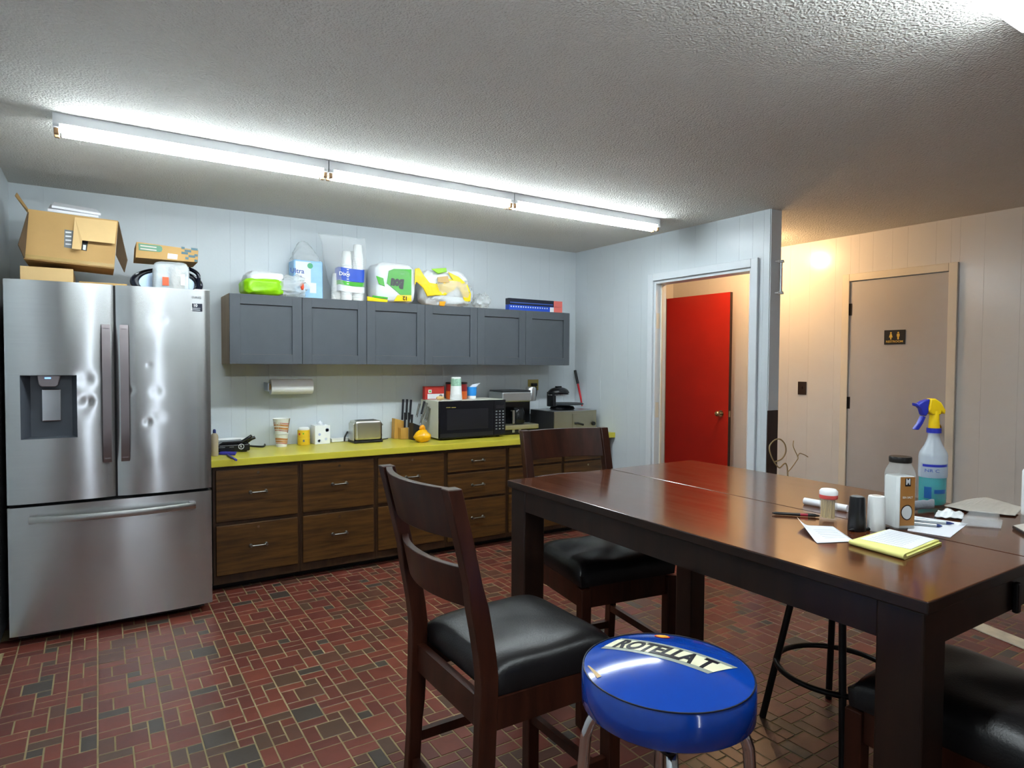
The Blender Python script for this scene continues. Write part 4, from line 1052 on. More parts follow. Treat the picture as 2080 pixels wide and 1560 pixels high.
# coffee maker
yf = -.285
X = lambda u, y=yf: at(u, 840, y=y).x
Z = lambda v, y=yf, u=1050: at(u, v, y=y).z
cm = thing('coffee_maker', 'silver and black drip coffee maker with glass carafe right of the microwave', 'coffee maker', ((X(1020)+X(1092))/2, -.27, KT))
x0, x1 = X(1024), X(1094)
bx(x0, x1, yf+.0, yf+.22, KT, Z(873)).build('base', 'appliance_black', cm, bevel=.006)
bx(x0-.004, x1, yf-.008, yf+.10, Z(872.5), Z(863)).build('warming_plate_band', 'silver_dull', cm, bevel=.008, seg=4)
bx(x0+.004, x1-.004, yf+.125, yf+.22, Z(862.5), Z(817)).build('column', 'appliance_black', cm)
m = MB().box(X(1020), X(1079), yf-.005, yf+.22, Z(816.5), Z(796)); m.build('water_tank', 'silver', cm, bevel=.014, seg=4)
MB().lathe((X(1085), yf+.05, 0), [(.040, Z(816)), (.044, Z(812)), (.044, Z(790)), (.036, Z(787)), (.001, Z(787))], 28).build('brew_head', 'silver', cm, smooth=40)
bx(X(1021), X(1078), yf+.0, yf+.21, Z(795.5), Z(793)).build('lid', 'appliance_grey', cm, bevel=.003)
cx_ = X(1052, yf+.06); zb_ = Z(862); 
cg = MB().lathe((cx_, yf+.062, zb_+.0005), [(.05, 0), (.06, .01), (.062, .06), (.052, .105), (.045, .118)], 28).build('carafe', 'coffee_glass', cm, smooth=50)
MB().lathe((cx_, yf+.062, zb_+.119), [(.046, 0), (.046, .012), (.001, .014)], 28).build('carafe_lid', 'appliance_black', cg, smooth=40)
hx = at(1044, 840, y=yf-.03).x
MB().box(hx-.009, hx+.009, yf-.030, yf-.014, zb_+.01, zb_+.118).box(hx-.009, hx+.009, yf-.0141, yf+.01, zb_+.108, zb_+.118).build('carafe_handle', 'chrome', cg, bevel=.003)
for u in (1043, 1056):
    p = at(u, 875, y=yf); bx(p.x-.012, p.x+.012, yf-.0012, yf-.0002, p.z-.014, p.z+.012).build('display', 'silver', cm)
# countertop pizza oven box
yf = -.40
x0 = at(1126, 850, y=yf).x; x1 = at(1211, 850, y=yf).x; zt = at(1126, 837, y=yf).z
ov = thing('countertop_oven', 'low stainless countertop oven with dark side in the right corner of the counter', 'oven', ((x0+x1)/2, yf+.18, KT))
bx(x0, x1, yf+.008, -.05, KT+.012, zt).build('case', 'fridge_side', ov, bevel=.003)
for xx in (x0+.03, x1-.03):
    for yy in (yf+.05, -.09): MB().cyl((xx, yy, KT), (xx, yy, KT+.0118), .012, n=10).build('foot', 'plastic_black', ov)
bx(x0, x1, yf, yf+.0078, KT+.012, zt).build('front_panel', 'oven_steel', ov)
bx(x0-.001, x1+.001, yf+.0, -.048, zt+.0002, zt+.004).build('top_panel', 'silver', ov)
xd_ = x0+(x1-x0)*.42
bx(xd_, x1-.045, yf-.006, yf-.0003, KT+.03, zt-.02).build('door', 'oven_steel', ov, bevel=.003)
p = at(1168, 860, y=yf-.01); MB().tube([(p.x, yf-.008, p.z), (p.x+.015, yf-.03, p.z+.002), (p.x+.07, yf-.035, p.z-.012)], .009, 8).build('door_handle', 'plastic_black', ov, smooth=60)
p = at(1205, 860, y=yf-.01); MB().cyl((p.x, yf-.0004, p.z), (p.x, yf-.022, p.z), .018, .016, 16).build('dial', 'plastic_black', ov, smooth=40)
# pizza cooker with round tray
OT = zt+.0046
yc = -.26; xL = at(1117, 830, y=yc).x
pz = thing('pizza_cooker', 'black rotating pizza cooker with domed heating arm and round tray on the oven', 'appliance', (xL+.12, yc, OT))
zp = lambda v: at(1150, v, y=yc).z
s = mpp((xL, yc, 1))
MB().lathe((xL+.13, yc, OT), [(.10, 0), (.115, .01), (.10, .03), (.03, .04)], 32, 1.05, .8).build('base', 'appliance_black', pz, smooth=40)
MB().lathe((xL+.17, yc, OT+.0405), [(.03, 0), (.155, .004), (.158, .012), (.15, .016), (.001, .013)], 40, 1, .9).build('tray', 'appliance_grey', pz, smooth=40)
bx(xL+.0, xL+.03, yc-.05, yc+.05, OT+.03, OT+.155).build('arm_post', 'appliance_black', pz, bevel=.008, seg=3)
def dm(d, q):
    if d.z < 0: q.z *= .35
    return q
MB().ball((xL+.09, yc, OT+.145), .10, .075, .05, 28, 16, dm).build('heating_dome', 'appliance_black', pz, smooth=60)
MB().lathe((xL+.09, yc, OT+.122), [(.085, .0), (.1, .004), (.1, .012), (.09, .014)], 32, 1, .76).build('dome_rim', 'chrome', pz, smooth=40)
MB().box(xL+.06, xL+.115, yc-.015, yc+.015, OT+.19, OT+.203).build('dome_handle', 'appliance_black', pz, bevel=.005)
# red handled cutter leaning against the corner
q0 = at(1183, 835, y=-.11); q0.z = OT+.012; q1 = at(1168, 752, y=-.035); qm = q0.lerp(q1, .62)
ct_ = thing('long_handle_tool', 'red tool handle with black grip leaning in the corner behind the pizza cooker', 'tool', (q0.x, q0.y, OT))
MB().tube([q0, qm], .0095, 10).build('shaft', 'handle_red', ct_, smooth=60)
MB().tube([qm.lerp(q1, .01), q1], .0125, 10).build('grip', 'handle_black', ct_, smooth=60)
#PART4
# ------------------------------------------------------------------ things on the table
TT = TZ+.0006
def T(u, v, dz=0): p = at(u, v, z=TT); p.z = TT+dz; return p
def pen(a, b, label, body, tip, clip=None, r=.0048):
    a = T(*a, r); b = T(*b, r); t = thing('pen', label, 'pen', (a+b)/2-V(0, 0, r), 0, 'pens on the table')
    MB().tube([a, a.lerp(b, .08), a.lerp(b, .6)], [.0015, r, r], 10).build('grip', tip, t, smooth=60)
    MB().tube([a.lerp(b, .601), a.lerp(b, .76)], r, 10).build('barrel', body, t, smooth=60)
    MB().tube([a.lerp(b, .761), a.lerp(b, .92)], r, 10).build('barrel_end', 'plastic_black', t, smooth=60)
    MB().tube([a.lerp(b, .921), b], [r*.8, r*.55], 8).build('clicker', 'plastic_black', t, smooth=60)
    c0 = a.lerp(b, .7); c1 = a.lerp(b, .93)
    MB().tube([c0+V(0, 0, r*1.1), c1+V(0, 0, r*1.1)], .0014, 6).build('clip', 'chrome', t, smooth=60)
    return t
# rolled paper
a = T(1634, 1024); b = T(1722, 1040); r = .011
a.z = b.z = TT+r
t = thing('paper_roll', 'white rolled up paper lying behind the toothpick jar', 'paper', (a+b)/2-V(0, 0, r))
MB().cyl(a, b, r, n=20).build('roll', 'paper', t, smooth=40)
n_ = V(-(b-a).y, (b-a).x, 0).normalized()*(-1 if V(-(b-a).y, (b-a).x, 0).dot(FW) < 0 else 1)
MB().grid(lambda u, v: a.lerp(b, .04+.62*u)+n_*(.045*v*(1-.5*u))+V(0, 0, r*.9-.011*v), 6, 4).build('loose_edge', 'paper', t, smooth=60)
pen((1568, 1045), (1664, 1051), 'black and red ballpoint pen pointing left beside the toothpick jar', 'pen_red', 'plastic_black')
pen((1724, 1080), (1806, 1076), 'black and red ballpoint pen in front of the black and white shakers', 'pen_red', 'plastic_black')
# toothpick jar
p = T(1682, 1056); s = mpp(p)
t = thing('toothpick_jar', 'clear jar of toothpicks with a white and red lid on the table', 'jar', p)
r = 16.5*s; h = 44*s
MB().lathe(p, [(r*.9, 0), (r, .004), (r, h), (r*.96, h), (r*.94, .006), (.001, .006)], 28).build('jar', 'clear_smooth', t, smooth=40)
random.seed(2)
m = MB()
for k in range(110):
    a = random.random()*6.28; rr = r*.8*math.sqrt(random.random()); a2 = a+random.uniform(-.3, .3); r2 = min(r*.82, rr+random.uniform(-.002, .002))
    m.tube([p+V(math.cos(a)*rr, math.sin(a)*rr, .008), p+V(math.cos(a2)*r2, math.sin(a2)*r2, .008+h*.83)], .0013, 4)
tk = m.build('toothpicks', 'pick', t); tk['kind'] = 'stuff'
MB().lathe(p, [(r*1.02, h+.0005), (r*1.05, h+.002), (r*1.05, h+8*s)], 28).build('lid_ring', 'lid_red', t, smooth=40)
MB().lathe(p, [(r*1.05, h+8.1*s), (r*1.05, h+15*s), (r*.85, h+19*s), (.001, h+19.5*s)], 28).build('lid', 'white', t, smooth=50)
# shakers
p = T(1740, 1077); s = mpp(p)
t = thing('pepper_shaker', 'black cylindrical shaker with pale top, left of the white shaker', 'shaker', p, 0, 'shakers on the table')
MB().lathe(p, [(16.5*s, 0), (17*s, .003), (14.5*s, 66*s), (13.5*s, 69*s), (.001, 69*s)], 28).build('body', 'grinder_black', t, smooth=40)
MB().lathe(p+V(0, 0, 69.05*s), [(11.5*s, 0), (11*s, .001), (.001, .001)], 24).build('top_disc', 'print_grey', t, smooth=40)
p = T(1779, 1077); s = mpp(p)
t = thing('salt_shaker', 'white cylindrical shaker between the black shaker and the salt jar', 'shaker', p, 0, 'shakers on the table')
MB().lathe(p, [(16.5*s, 0), (17*s, .003), (15.5*s, 66*s), (14.5*s, 70*s), (10*s, 71*s), (.001, 71*s)], 28).build('body', 'white', t, smooth=40)
MB().lathe(p+V(0, 0, 71.1*s), [(9*s, 0), (8.6*s, .0008), (.001, .0008)], 24).build('top_disc', 'foam', t, smooth=40)
# big salt jar : near vertical edge at pixel u=1820
pn_ = T(1821, 1076); s = mpp(pn_)
vd = V(pn_.x-CAM.x, pn_.y-CAM.y, 0).normalized(); sd = V(vd.y, -vd.x, 0)
ang = math.radians(38)
e1 = (sd*math.cos(ang)+vd*math.sin(ang)); e2 = (-sd*math.cos(math.radians(90)-ang)+vd*math.sin(math.radians(90)-ang))
w = 47*s
cj = pn_+e1*w*.47+e2*w*.47; w *= .94
jr = thing('salt_jar', 'large square clear jar of white salt with a brown label and black lid', 'jar', cj)
def sq(hw, ch):
    o = []
    for sx, sy in ((1, 1), (-1, 1), (-1, -1), (1, -1)):
        q = [(sx*hw, sy*(hw-ch)), (sx*(hw-ch), sy*hw)]
        o += q if sx*sy > 0 else q[::-1]
    return o
def sqloft(levels, name, mat, par, th=40):
    m = MB(); k = None; vs = []; fs = []
    for hw, ch, z in levels:
        pts = sq(hw, ch); k = len(pts); vs += [cj+e1*x+e2*y+V(0, 0, z) for x, y in pts]
    for i in range(len(levels)-1): fs += [(i*k+j, i*k+(j+1) % k, (i+1)*k+(j+1) % k, (i+1)*k+j) for j in range(k)]
    fs += [tuple(range(k-1, -1, -1)), tuple((len(levels)-1)*k+j for j in range(k))]
    return m.add(vs, fs).build(name, mat, par, smooth=th)
H_ = 134*s; hw = w/2
sqloft([(hw*.96, hw*.2, 0), (hw, hw*.22, .004), (hw, hw*.22, H_*.82), (hw*.95, hw*.3, H_*.9), (hw*.86, hw*.5, H_*.975), (hw*.84, hw*.5, H_)], 'jar', 'jar_clear', jr)
sqloft([(hw*.93, hw*.2, .004), (hw*.95, hw*.22, .01), (hw*.95, hw*.22, H_*.78), (hw*.9, hw*.25, H_*.80)], 'salt', 'salt', jr)
MB().lathe(cj+V(0, 0, H_+.0005), [(hw*.92, 0), (hw*.95, .003), (hw*.95, .014), (hw*.91, .0165), (.001, .0165)], 32).build('lid', 'lid_black', jr, smooth=40)
# label on the face toward the right (normal = -e2 side facing the camera)
fn_ = -e2; fx = e1
f0 = cj+fn_*(hw+.0008)
def lab(x0, x1, z0, z1, mat, name, off=.0):
    q = [f0+fx*x0+V(0, 0, z0)+fn_*off, f0+fx*x1+V(0, 0, z0)+fn_*off, f0+fx*x1+V(0, 0, z1)+fn_*off, f0+fx*x0+V(0, 0, z1)+fn_*off]
    return MB().prism(q, fn_*.0005).build(name, mat, jr)
lb = lab(-hw*.72, hw*.72, H_*.06, H_*.80, 'jar_label', 'label')
lab(-hw*.28, hw*.28, H_*.66, H_*.78, 'ink', 'logo_shield', .0006)
text('M', .022, f0+V(0, 0, H_*.73)+fn_*.0014, fx, (0, 0, 1), 'print_white', jr, bold=.001, fit=hw*.4)
text('SEA SALT', .008, f0+V(0, 0, H_*.49)+fn_*.0008, fx, (0, 0, 1), 'print_white', jr, fit=hw*1.0)
q = []
for i in range(18):
    a = 2*math.pi*i/18; q.append(f0+fn_*.0007+fx*(math.cos(a)*hw*.5*(1-.15*math.sin(a+2)))+V(0, 0, H_*.26+math.sin(a)*hw*.62))
MB().prism(q, fn_*.0003).build('salt_picture', 'salt', jr)
q2 = [f0+fn_*.0006+fx*((p-f0).dot(fx)*1.18)+V(0, 0, H_*.26+(p.z-f0.z-H_*.26)*1.16) for p in q]
MB().prism(q2, fn_*.0001).build('salt_picture', 'wainscot', jr)
# spray bottle
p = T(1893, 1024); s = mpp(p)
sp_ = thing('spray_bottle', 'tall spray bottle of teal cleaner with a yellow and blue trigger head', 'spray bottle', p)
r = 30.5*s
zz = lambda v: (1024-v)*s
MB().lathe(p, [(r*.92, 0), (r, .006), (r, zz(967.5))], 32, 1, .8).build('bottle_base', 'bottle_low', sp_, smooth=60)
prof = [(r, zz(967)), (r, zz(925)), (r*.94, zz(918)), (r*.62, zz(903)), (r*.46, zz(892)), (r*.40, zz(884)), (r*.40, zz(878))]
MB().lathe(p, prof, 32, 1, .8).build('bottle', 'bottle_clear', sp_, smooth=60)
MB().lathe(p, [(r*.88, .004), (r*.955, .010), (r*.955, zz(967)), (.001, zz(967))], 32, 1, .78).build('cleaner', 'liquid_teal', sp_, smooth=40)
MB().lathe(p, [(r*.43, zz(878.5)), (r*.43, zz(869))], 24).build('collar', 'spray_blue', sp_, smooth=40)
MB().lathe(p, [(r*.34, zz(868.8)), (r*.30, zz(850)), (r*.30, zz(834))], 24).build('neck', 'spray_yellow', sp_, smooth=40)
su = RT.copy(); su.z = 0; su.normalize(); dv = V(-su.y, su.x, 0)
def hp(u, v): return p+su*((u-1893)*s)+V(0, 0, zz(v))
def plate(pts, th, mat, name, bev=.003):
    P0 = [hp(*q)-dv*th/2 for q in pts]
    return MB().prism(P0, dv*th).build(name, mat, sp_, bevel=bev, smooth=50)
plate([(1881, 809), (1890, 809), (1902, 817), (1911, 832), (1910, 841), (1903, 836), (1902, 842), (1884, 842), (1876, 834), (1878, 826)], .028, 'spray_yellow', 'head', .005)
plate([(1880, 809.5), (1866, 814), (1857, 820), (1857, 826), (1862, 830), (1866, 843), (1873, 845), (1878, 836), (1877, 826)], .024, 'spray_blue', 'nozzle_body', .004)
plate([(1849, 818), (1857, 821), (1857, 826), (1850, 824)], .014, 'spray_blue', 'nozzle', .002)
plate([(1866, 844), (1874, 846), (1868, 860), (1860, 873), (1850, 872), (1860, 858)], .016, 'spray_blue', 'trigger', .003)
def wrap(z0, z1, a0, a1, mat, name, k=1.004):
    def fn(u, v):
        a = math.radians(a0+(a1-a0)*u); return V(p.x+math.cos(a)*r*k, p.y+math.sin(a)*r*.8*k, p.z+z0+(z1-z0)*v)
    return MB().grid(fn, 24, 1).build(name, mat, sp_, smooth=60)
fa = math.degrees(math.atan2(-vd.y, -vd.x))
wrap(zz(1010), zz(938), fa-50, fa+75, 'label_film', 'label')
wrap(zz(945), zz(940), fa-40, fa+70, 'spray_blue', 'label_line', 1.008)
wrap(zz(998), zz(990), fa+10, fa+60, 'label_blue', 'label_block', 1.008)
wrap(zz(1008), zz(985), fa-30, fa+0, 'label_blue', 'label_block', 1.008)
q = p+V(-vd.x*r*1.02, -vd.y*r*.83, zz(952)); text('NR C', .014, q, sd, (0, 0, 1), 'text_blue', sp_, fit=r*.8)
# grey cloth
a = T(1850, 1040); b = T(1897, 1036)
def clf(u, v):
    ang = 1.75*math.pi*v-.4; rr = .017*(1-.35*v)
    c = a.lerp(b, u); wv = .003*noise.noise(V(u*5, v*4, 2))
    return V(c.x, c.y, TT+.0185)+vd*(math.cos(ang)*rr*1.25)+V(0, 0, math.sin(ang)*rr+wv)
MB().grid(clf, 16, 28).build('folded_cloth', 'cloth_grey', smooth=60, solid=.0025, label='folded grey cloth between the salt jar and spray bottle', cat='cloth')
# bubble mailer sheet
q = [T(1902, 1026), T(1962, 1047), T(2062, 1054), T(2078, 1034), T(1995, 1014), T(1950, 1012)]
def bubf(u, v):
    lo = [T(1918, 1030), T(1965, 1042), T(2062, 1050)]; hi = [T(1965, 1018), T(2005, 1018), T(2079, 1033)]
    def l3(L): return L[0].lerp(L[1], u*2) if u < .5 else L[1].lerp(L[2], u*2-1)
    c = l3(lo).lerp(l3(hi), v)
    z = .004+.008*math.sin(math.pi*min(1, u*.95+.05))**1.2*(.35+.65*v)*(1 if u < .8 else (1-u)*5)+.0015*abs(math.sin(u*44)*math.sin(v*16))
    return c+V(0, 0, z)
MB().grid(bubf, 66, 24).build('packing_sheet', 'foam', smooth=60, solid=.002, label='curled grey padded packing sheet at the right side of the table', cat='packaging')
# white sheet with two pens
q = [T(1853, 1048), T(1966, 1064), T(1930, 1092), T(1843, 1078)]
MB().prism(q, (0, 0, .0008)).build('paper_sheet', 'paper', label='white sheet of paper under two silver pens beside the salt jar', cat='paper')
def spen(a, b, lab):
    a = T(*a, .0062); b = T(*b, .0062); t = thing('pen', lab, 'pen', (a+b)/2-V(0, 0, .0052), 0, 'pens on the table')
    MB().tube([a, a.lerp(b, .8)], .0048, 10).build('barrel', 'silver', t, smooth=60)
    MB().tube([a.lerp(b, .801), a.lerp(b, .9), b], [.0048, .004, .001], 10).build('tip', 'cap_blue', t, smooth=60)
spen((1856, 1060), (1938, 1068), 'silver pen with blue tip, farther of two on the white sheet')
spen((1856, 1067), (1914, 1073), 'short silver pen with blue tip, nearer of two on the white sheet')
# crumpled napkin
def nap(u, v):
    c = T(1898, 1052).lerp(T(1955, 1058), u).lerp(T(1905, 1040).lerp(T(1958, 1047), u), v)
    return c+V(0, 0, .006+.011*noise.noise(V(u*4, v*3, 8))+.008*(1-abs(2*u-1))*v)
MB().grid(nap, 16, 10).build('napkin', 'tissue_white', smooth=40, solid=.0015, label='crumpled white napkin behind the sheet of paper', cat='napkin')
# clear clamshell
A0, B0, C0, D0 = T(1950, 1068), T(2030, 1074), T(2034, 1058), T(1965, 1052)
A0, B0, C0, D0 = [w+V(0, 0, .002) for w in (A0, B0, C0, D0)]
ce = (A0+B0+C0+D0)/4
top = [w.lerp(ce, .14)+V(0, 0, .024) for w in (A0, B0, C0, D0)]
t = thing('plastic_clamshell', 'clear crinkled plastic clamshell package at the right of the white sheet', 'packaging', V(ce.x, ce.y, TT))
MB().hexa([A0, B0, C0, D0]+top).build('shell', 'clear', t, bevel=.004)
MB().prism([w.lerp(ce, -.08) for w in (A0, B0, C0, D0)], (0, 0, .0012)).build('flange', 'clear', t)
# receipt
def rec(u, v):
    c = T(1619, 1067).lerp(T(1692, 1070), u).lerp(T(1660, 1104).lerp(T(1736, 1100), u), v)
    return c+V(0, 0, .001+.022*max(0, 1-u*3.2)**1.6*max(0, 1-v*1.1))
rc = MB().grid(rec, 14, 10).build('receipt', 'paper', smooth=60, solid=.0006, label='small white receipt with curled corner lying at the left of the yellow notepad', cat='paper')
def rline(par, quad, n, w0, w1, zoff, mat='paper_print'):
    for i in range(n):
        v = (i+1)/(n+1); a = quad[0].lerp(quad[3], v); b = quad[1].lerp(quad[2], v); p0 = a.lerp(b, w0); p1 = a.lerp(b, w1); d = (quad[3]-quad[0]).normalized()*.0011
        MB().prism([p0+V(0, 0, zoff), p1+V(0, 0, zoff), p1+d+V(0, 0, zoff), p0+d+V(0, 0, zoff)], (0, 0, .0002)).build('print_line', mat, par)
rline(rc, [T(1640, 1074), T(1690, 1073), T(1725, 1096), T(1672, 1098)], 6, .15, .95, .0016)
# notepad
pd = thing('notepad', 'yellow legal notepad with folded pages and a printed white sheet on it', 'notepad', T(1820, 1108))
P1, P2, P3, P4 = T(1727, 1106), T(1838, 1137), T(1913, 1106), T(1800, 1084)
MB().prism([P1, P2, P3, P4], (0, 0, .006)).build('pages', 'pad_yellow', pd)
MB().prism([w.lerp((P1+P3)/2, .03)+V(.002, .004, .0065) for w in (P1, P2, P3, P4)], (0, 0, .004)).build('pages', 'pad_yellow', pd)
MB().tube([P1+V(0, 0, .007), P2+V(0, 0, .007)], .0068, 10).build('folded_edge', 'pad_yellow', pd, smooth=60)
Q = [T(1747, 1103, .0108), T(1850, 1125, .0108), T(1898, 1104, .0108), T(1806, 1083, .0108)]
ws = MB().prism(Q, (0, 0, .0008)).build('sheet', 'paper', pd)
rline(ws, [Q[0], Q[1], Q[2], Q[3]], 8, .1, .8, .0010)
# phone and bottle at the frame's right edge
a = T(2058, 1078); 
ph = thing('phone', 'dark phone lying at the right edge of the photo on the table', 'phone', a)
MB().prism([T(2056, 1074), T(2082, 1089), T(2125, 1078), T(2098, 1066)], (0, 0, .009)).build('body', 'appliance_black', ph, bevel=.002)
MB().prism([T(2058, 1074, .0092), T(2084, 1088, .0092), T(2123, 1078, .0092), T(2098, 1067, .0092)], (0, 0, .0006)).build('screen', 'foam', ph)
p = T(2093, 1046); s = mpp(p)
wb = thing('white_bottle', 'white bottle just cut by the right edge of the photo', 'bottle', p)
MB().lathe(p, [(15*s, 0), (15.5*s, .004), (15.5*s, 88*s), (9*s, 100*s)], 24).build('bottle', 'white', wb, smooth=40)
MB().lathe(p, [(9*s, 100.5*s), (9*s, 115*s), (.001, 116*s)], 20).build('cap', 'lid_red', wb, smooth=40)

# ------------------------------------------------------------------ fittings by the hall
xf = W2-.0008
a = at(1621.5, 775, x=xf); b = at(1638, 802, x=xf)
sw = thing('light_switch', 'dark brown light switch plate on the hall wall', 'switch', (xf, (a.y+b.y)/2, b.z))
bx(xf-.006, xf, b.y, a.y, b.z, a.z).build('plate', 'switch_brown', sw, bevel=.002)
bx(xf-.014, xf-.0062, (a.y+b.y)/2-.005, (a.y+b.y)/2+.005, (a.z+b.z)/2-.004, (a.z+b.z)/2+.014).build('toggle', 'wainscot', sw)
xs_ = 1.2612
a = at(1796.8, 671, x=xs_); b = at(1838.8, 699, x=xs_); yc = (a.y+b.y)/2; hz = a.z-b.z; zc = (a.z+b.z)/2
sg = thing('restroom_sign', 'black restroom sign with gold figures on the grey door', 'sign', (xs_, yc, b.z))
bx(xs_-.004, xs_, b.y, a.y, b.z, a.z).build('plate', 'black_print', sg, bevel=.001)
xp = xs_-.0044
M('gold_print', 'd8b24a', .4, var=0)
text('RESTROOM', hz*.2, (xp, yc, b.z+hz*.2), (0, -1, 0), (0, 0, 1), 'gold_print', sg, fit=(a.y-b.y)*.8, bold=.0004)
for s_, fem in ((1, True), (-1, False)):
    y0 = yc+s_*.026; m = MB(); e = (-.0006, 0, 0); zt = zc+hz*.36
    m.prism([V(xp, y0+math.cos(t)*.0065, zt-.006+math.sin(t)*.0065) for t in (2*math.pi*i/12 for i in range(12))], e)
    if fem: m.prism([V(xp, y0+w, zt-dz) for w, dz in ((-.006, .014), (.006, .014), (.013, .040), (.005, .040), (.004, .056), (-.004, .056), (-.005, .040), (-.013, .040))], e)
    else: m.prism([V(xp, y0+w, zt-dz) for w, dz in ((-.010, .014), (.010, .014), (.010, .034), (.006, .034), (.005, .056), (-.005, .056), (-.006, .034), (-.010, .034))], e)
    m.build('figure', 'gold_print', sg)
# thermometer on the wall end
yt = RE-.03; a = at(1587, 529, y=yt); b = at(1587, 597, y=yt)
tm = thing('thermometer', 'white tube thermometer on the end of the dividing wall', 'thermometer', b)
MB().cyl((a.x, yt, b.z+.01), (a.x, yt, a.z-.01), .0085, n=14).build('tube', 'silver', tm, smooth=40)
MB().cyl((a.x-.001, yt-.0088, b.z+.03), (a.x-.001, yt-.0088, a.z-.05), .0018, n=6).build('scale_column', 'lid_red', tm)
for z in (a.z-.006, b.z+.006):
    MB().cyl((a.x, yt, z-.008), (a.x, yt, z+.008), .019, .016, 18).build('end_cap', 'white', tm, smooth=40)
    bx(a.x-.03, a.x-.008, yt-.004, RE-.0065, z-.004, z+.004).build('bracket', 'white', tm)
# loose cable at the foot of the wall end
pc = [at(u, v, y=-2.06) for u, v in ((1606, 985), (1600, 957), (1582, 950), (1568, 930), (1563, 908), (1572, 895), (1584, 892), (1594, 902), (1596, 918), (1588, 932), (1574, 938))]
pc[0].z = .02; pc[0].x -= .02
lw = thing('loose_cable', 'loose tan cable loop hanging by the brown foot of the dividing wall', 'cable', (pc[0].x, -2.06, 0))
MB().tube(smooth_path(pc, 8), .0045, 8).build('cable', 'cable_tan', lw, smooth=60)
pb = [at(u, v, y=-2.075) for u, v in ((1601, 958), (1608, 950), (1618, 936), (1621, 929), (1615, 916), (1611, 905), (1612, 895))]
MB().tube(smooth_path(pb, 8), .003, 8).build('branch', 'cable_tan', lw, smooth=60)
pb = [at(u, v, y=-2.075) for u, v in ((1620, 928), (1624, 921), (1632, 923), (1641, 928))]
MB().tube(smooth_path(pb, 8), .003, 8).build('branch', 'cable_tan', lw, smooth=60)
# pale strip and beige mat on the floor by the hall
q = [at(u, v, z=.001) for u, v in ((1944, 1264), (2140, 1344), (2140, 1325), (1957, 1253))]
MB().prism(q, (0, 0, .008)).build('floor_strip', 'strip_white', bevel=.002, label='worn pale wooden strip lying on the tiles right of the table', cat='strip')
q = [at(u, v, z=.001) for u, v in ((1990, 1208), (2130, 1243), (2200, 1215), (2060, 1180))]
MB().prism(q, (0, 0, .02)).build('floor_mat', 'mat_beige', bevel=.003, label='beige mat on the floor beyond the pale strip', cat='mat')

# ------------------------------------------------------------------ floor tiles
U = .3205/6; GX = -3.810; GY = -1.764+U
PAT = [  # (column, row, columns, rows); columns 0-1 narrow strip, 2-5 wide strip
    (0, 1, 2, 1), (0, 2, 1, 2), (0, 4, 1, 1), (1, 2, 1, 1), (1, 3, 1, 2), (0, 5, 2, 2),
    (2, 0, 2, 1), (4, 0, 1, 1), (2, 1, 2, 2), (4, 1, 2, 1), (4, 2, 2, 1), (2, 3, 2, 1), (4, 3, 1, 1), (5, 3, 1, 2), (2, 4, 1, 2), (3, 4, 2, 2), (5, 5, 1, 2)]
random.seed(11)
GAP = .0056
tiles = []
for i in range(-2, 18):
    for j in range(-7, 18):
        for c, r, w, h in PAT:
            x0 = GX+i*6*U+c*U; x1 = x0+w*U; y1 = GY-j*6*U-r*U; y0 = y1-h*U
            cx, cy = (x0+x1)/2, (y0+y1)/2
            if cx < LX+.01 or cx > W2-.01 or cy > -.005 or cy < YB+.05: continue
            if -.01 < cx < WT+.01 and cy > RE-.01 and not (-1.873 < cy < -1.011): continue
            k = random.random()
            ci = 0 if k < .34 else 1 if k < .58 else 2 if k < .78 else 3 if k < .89 else 4 if k < .965 else 5
            if w == 1 and h == 1 and random.random() < .35: ci = random.choice((3, 4, 5))
            tiles.append((cx, cy, w, h, ci))
bpy.context.view_layer.update()
dg = bpy.context.evaluated_depsgraph_get()
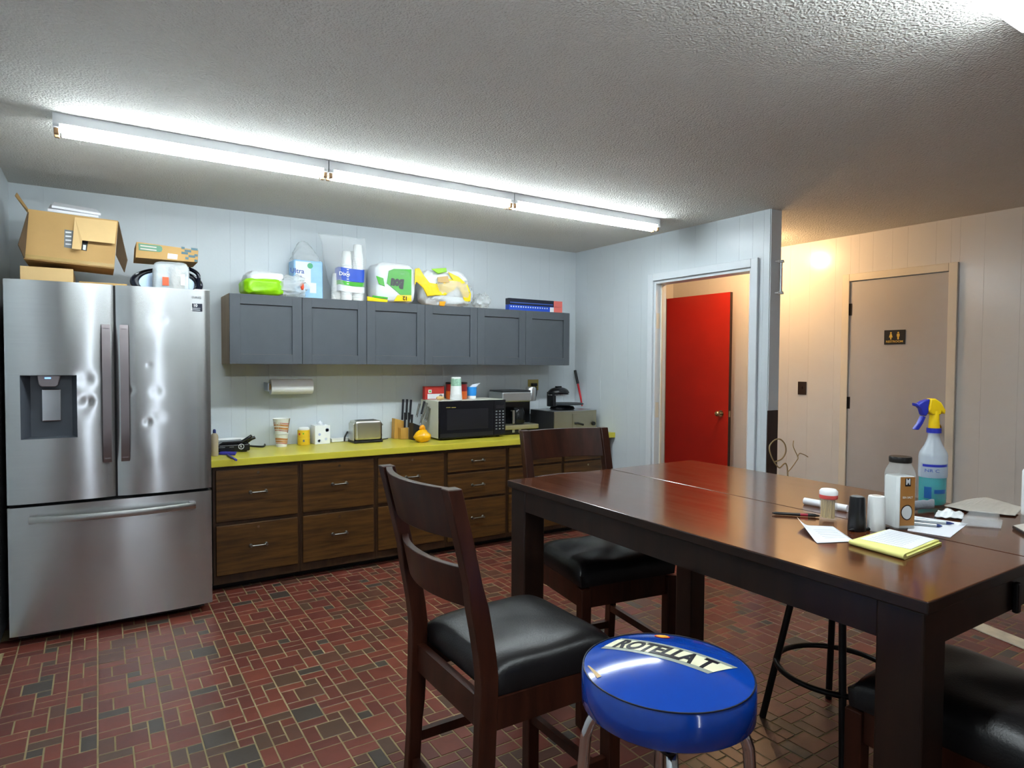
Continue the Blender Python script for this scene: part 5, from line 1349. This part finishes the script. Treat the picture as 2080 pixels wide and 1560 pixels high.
def seen(cx, cy, w, h):
    u, v, z = px((cx, cy, 0))
    if z < .2 or not (-10 < u < 2090 and 700 < v < 1575): return 0
    d = (V(cx, cy, .0)-CAM); L0 = d.length
    ok, loc, *_ = scene.ray_cast(dg, CAM, d.normalized(), distance=L0-.02)
    if ok: return 0
    a, b, _ = px((cx+w*U/2, cy, 0)); c, e, _ = px((cx, cy+h*U/2, 0))
    return abs((a-u)*(e-v)-(b-v)*(c-u))*4
rank = sorted(range(len(tiles)), key=lambda i: -seen(*tiles[i][:4]))
solo = set(rank[:300])
def tile_geo(w, h, cx=0, cy=0):
    a = w*U/2-GAP/2; b = h*U/2-GAP/2; e = .0012
    v = [(cx-a, cy-b, -.0015), (cx+a, cy-b, -.0015), (cx+a, cy+b, -.0015), (cx-a, cy+b, -.0015),
         (cx-a+e, cy-b+e, 0), (cx+a-e, cy-b+e, 0), (cx+a-e, cy+b-e, 0), (cx-a+e, cy+b-e, 0)]
    f = [(4, 5, 6, 7), (0, 1, 5, 4), (1, 2, 6, 5), (2, 3, 7, 6), (3, 0, 4, 7)]
    return v, f
tm_ = {}
FM = WM[floor.name].inverted()
for i in sorted(solo):
    cx, cy, w, h, ci = tiles[i]
    if (w, h, ci) not in tm_:
        me = bpy.data.meshes.new('tile'); v, f = tile_geo(w, h); me.from_pydata(v, [], f); me.materials.append(MATS['tile_%s' % 'abcdef'[ci]]); tm_[(w, h, ci)] = me
    o = bpy.data.objects.new('tile', tm_[(w, h, ci)]); col.objects.link(o); o.parent = floor; o.location = FM @ V(cx, cy, random.uniform(-.0004, .0004))
vs_, fs_, mi = [], [], []
for i, (cx, cy, w, h, ci) in enumerate(tiles):
    if i in solo: continue
    v, f = tile_geo(w, h, cx, cy); n = len(vs_); vs_ += [tuple(FM @ V(*p)) for p in v]; fs_ += [tuple(k+n for k in q) for q in f]; mi += [ci]*5
me = bpy.data.meshes.new('tiles'); me.from_pydata(vs_, [], fs_)
for c in 'abcdef': me.materials.append(MATS['tile_%s' % c])
me.polygons.foreach_set('material_index', mi)
o = bpy.data.objects.new('tiles', me); col.objects.link(o); o.parent = floor; o['kind'] = 'stuff'
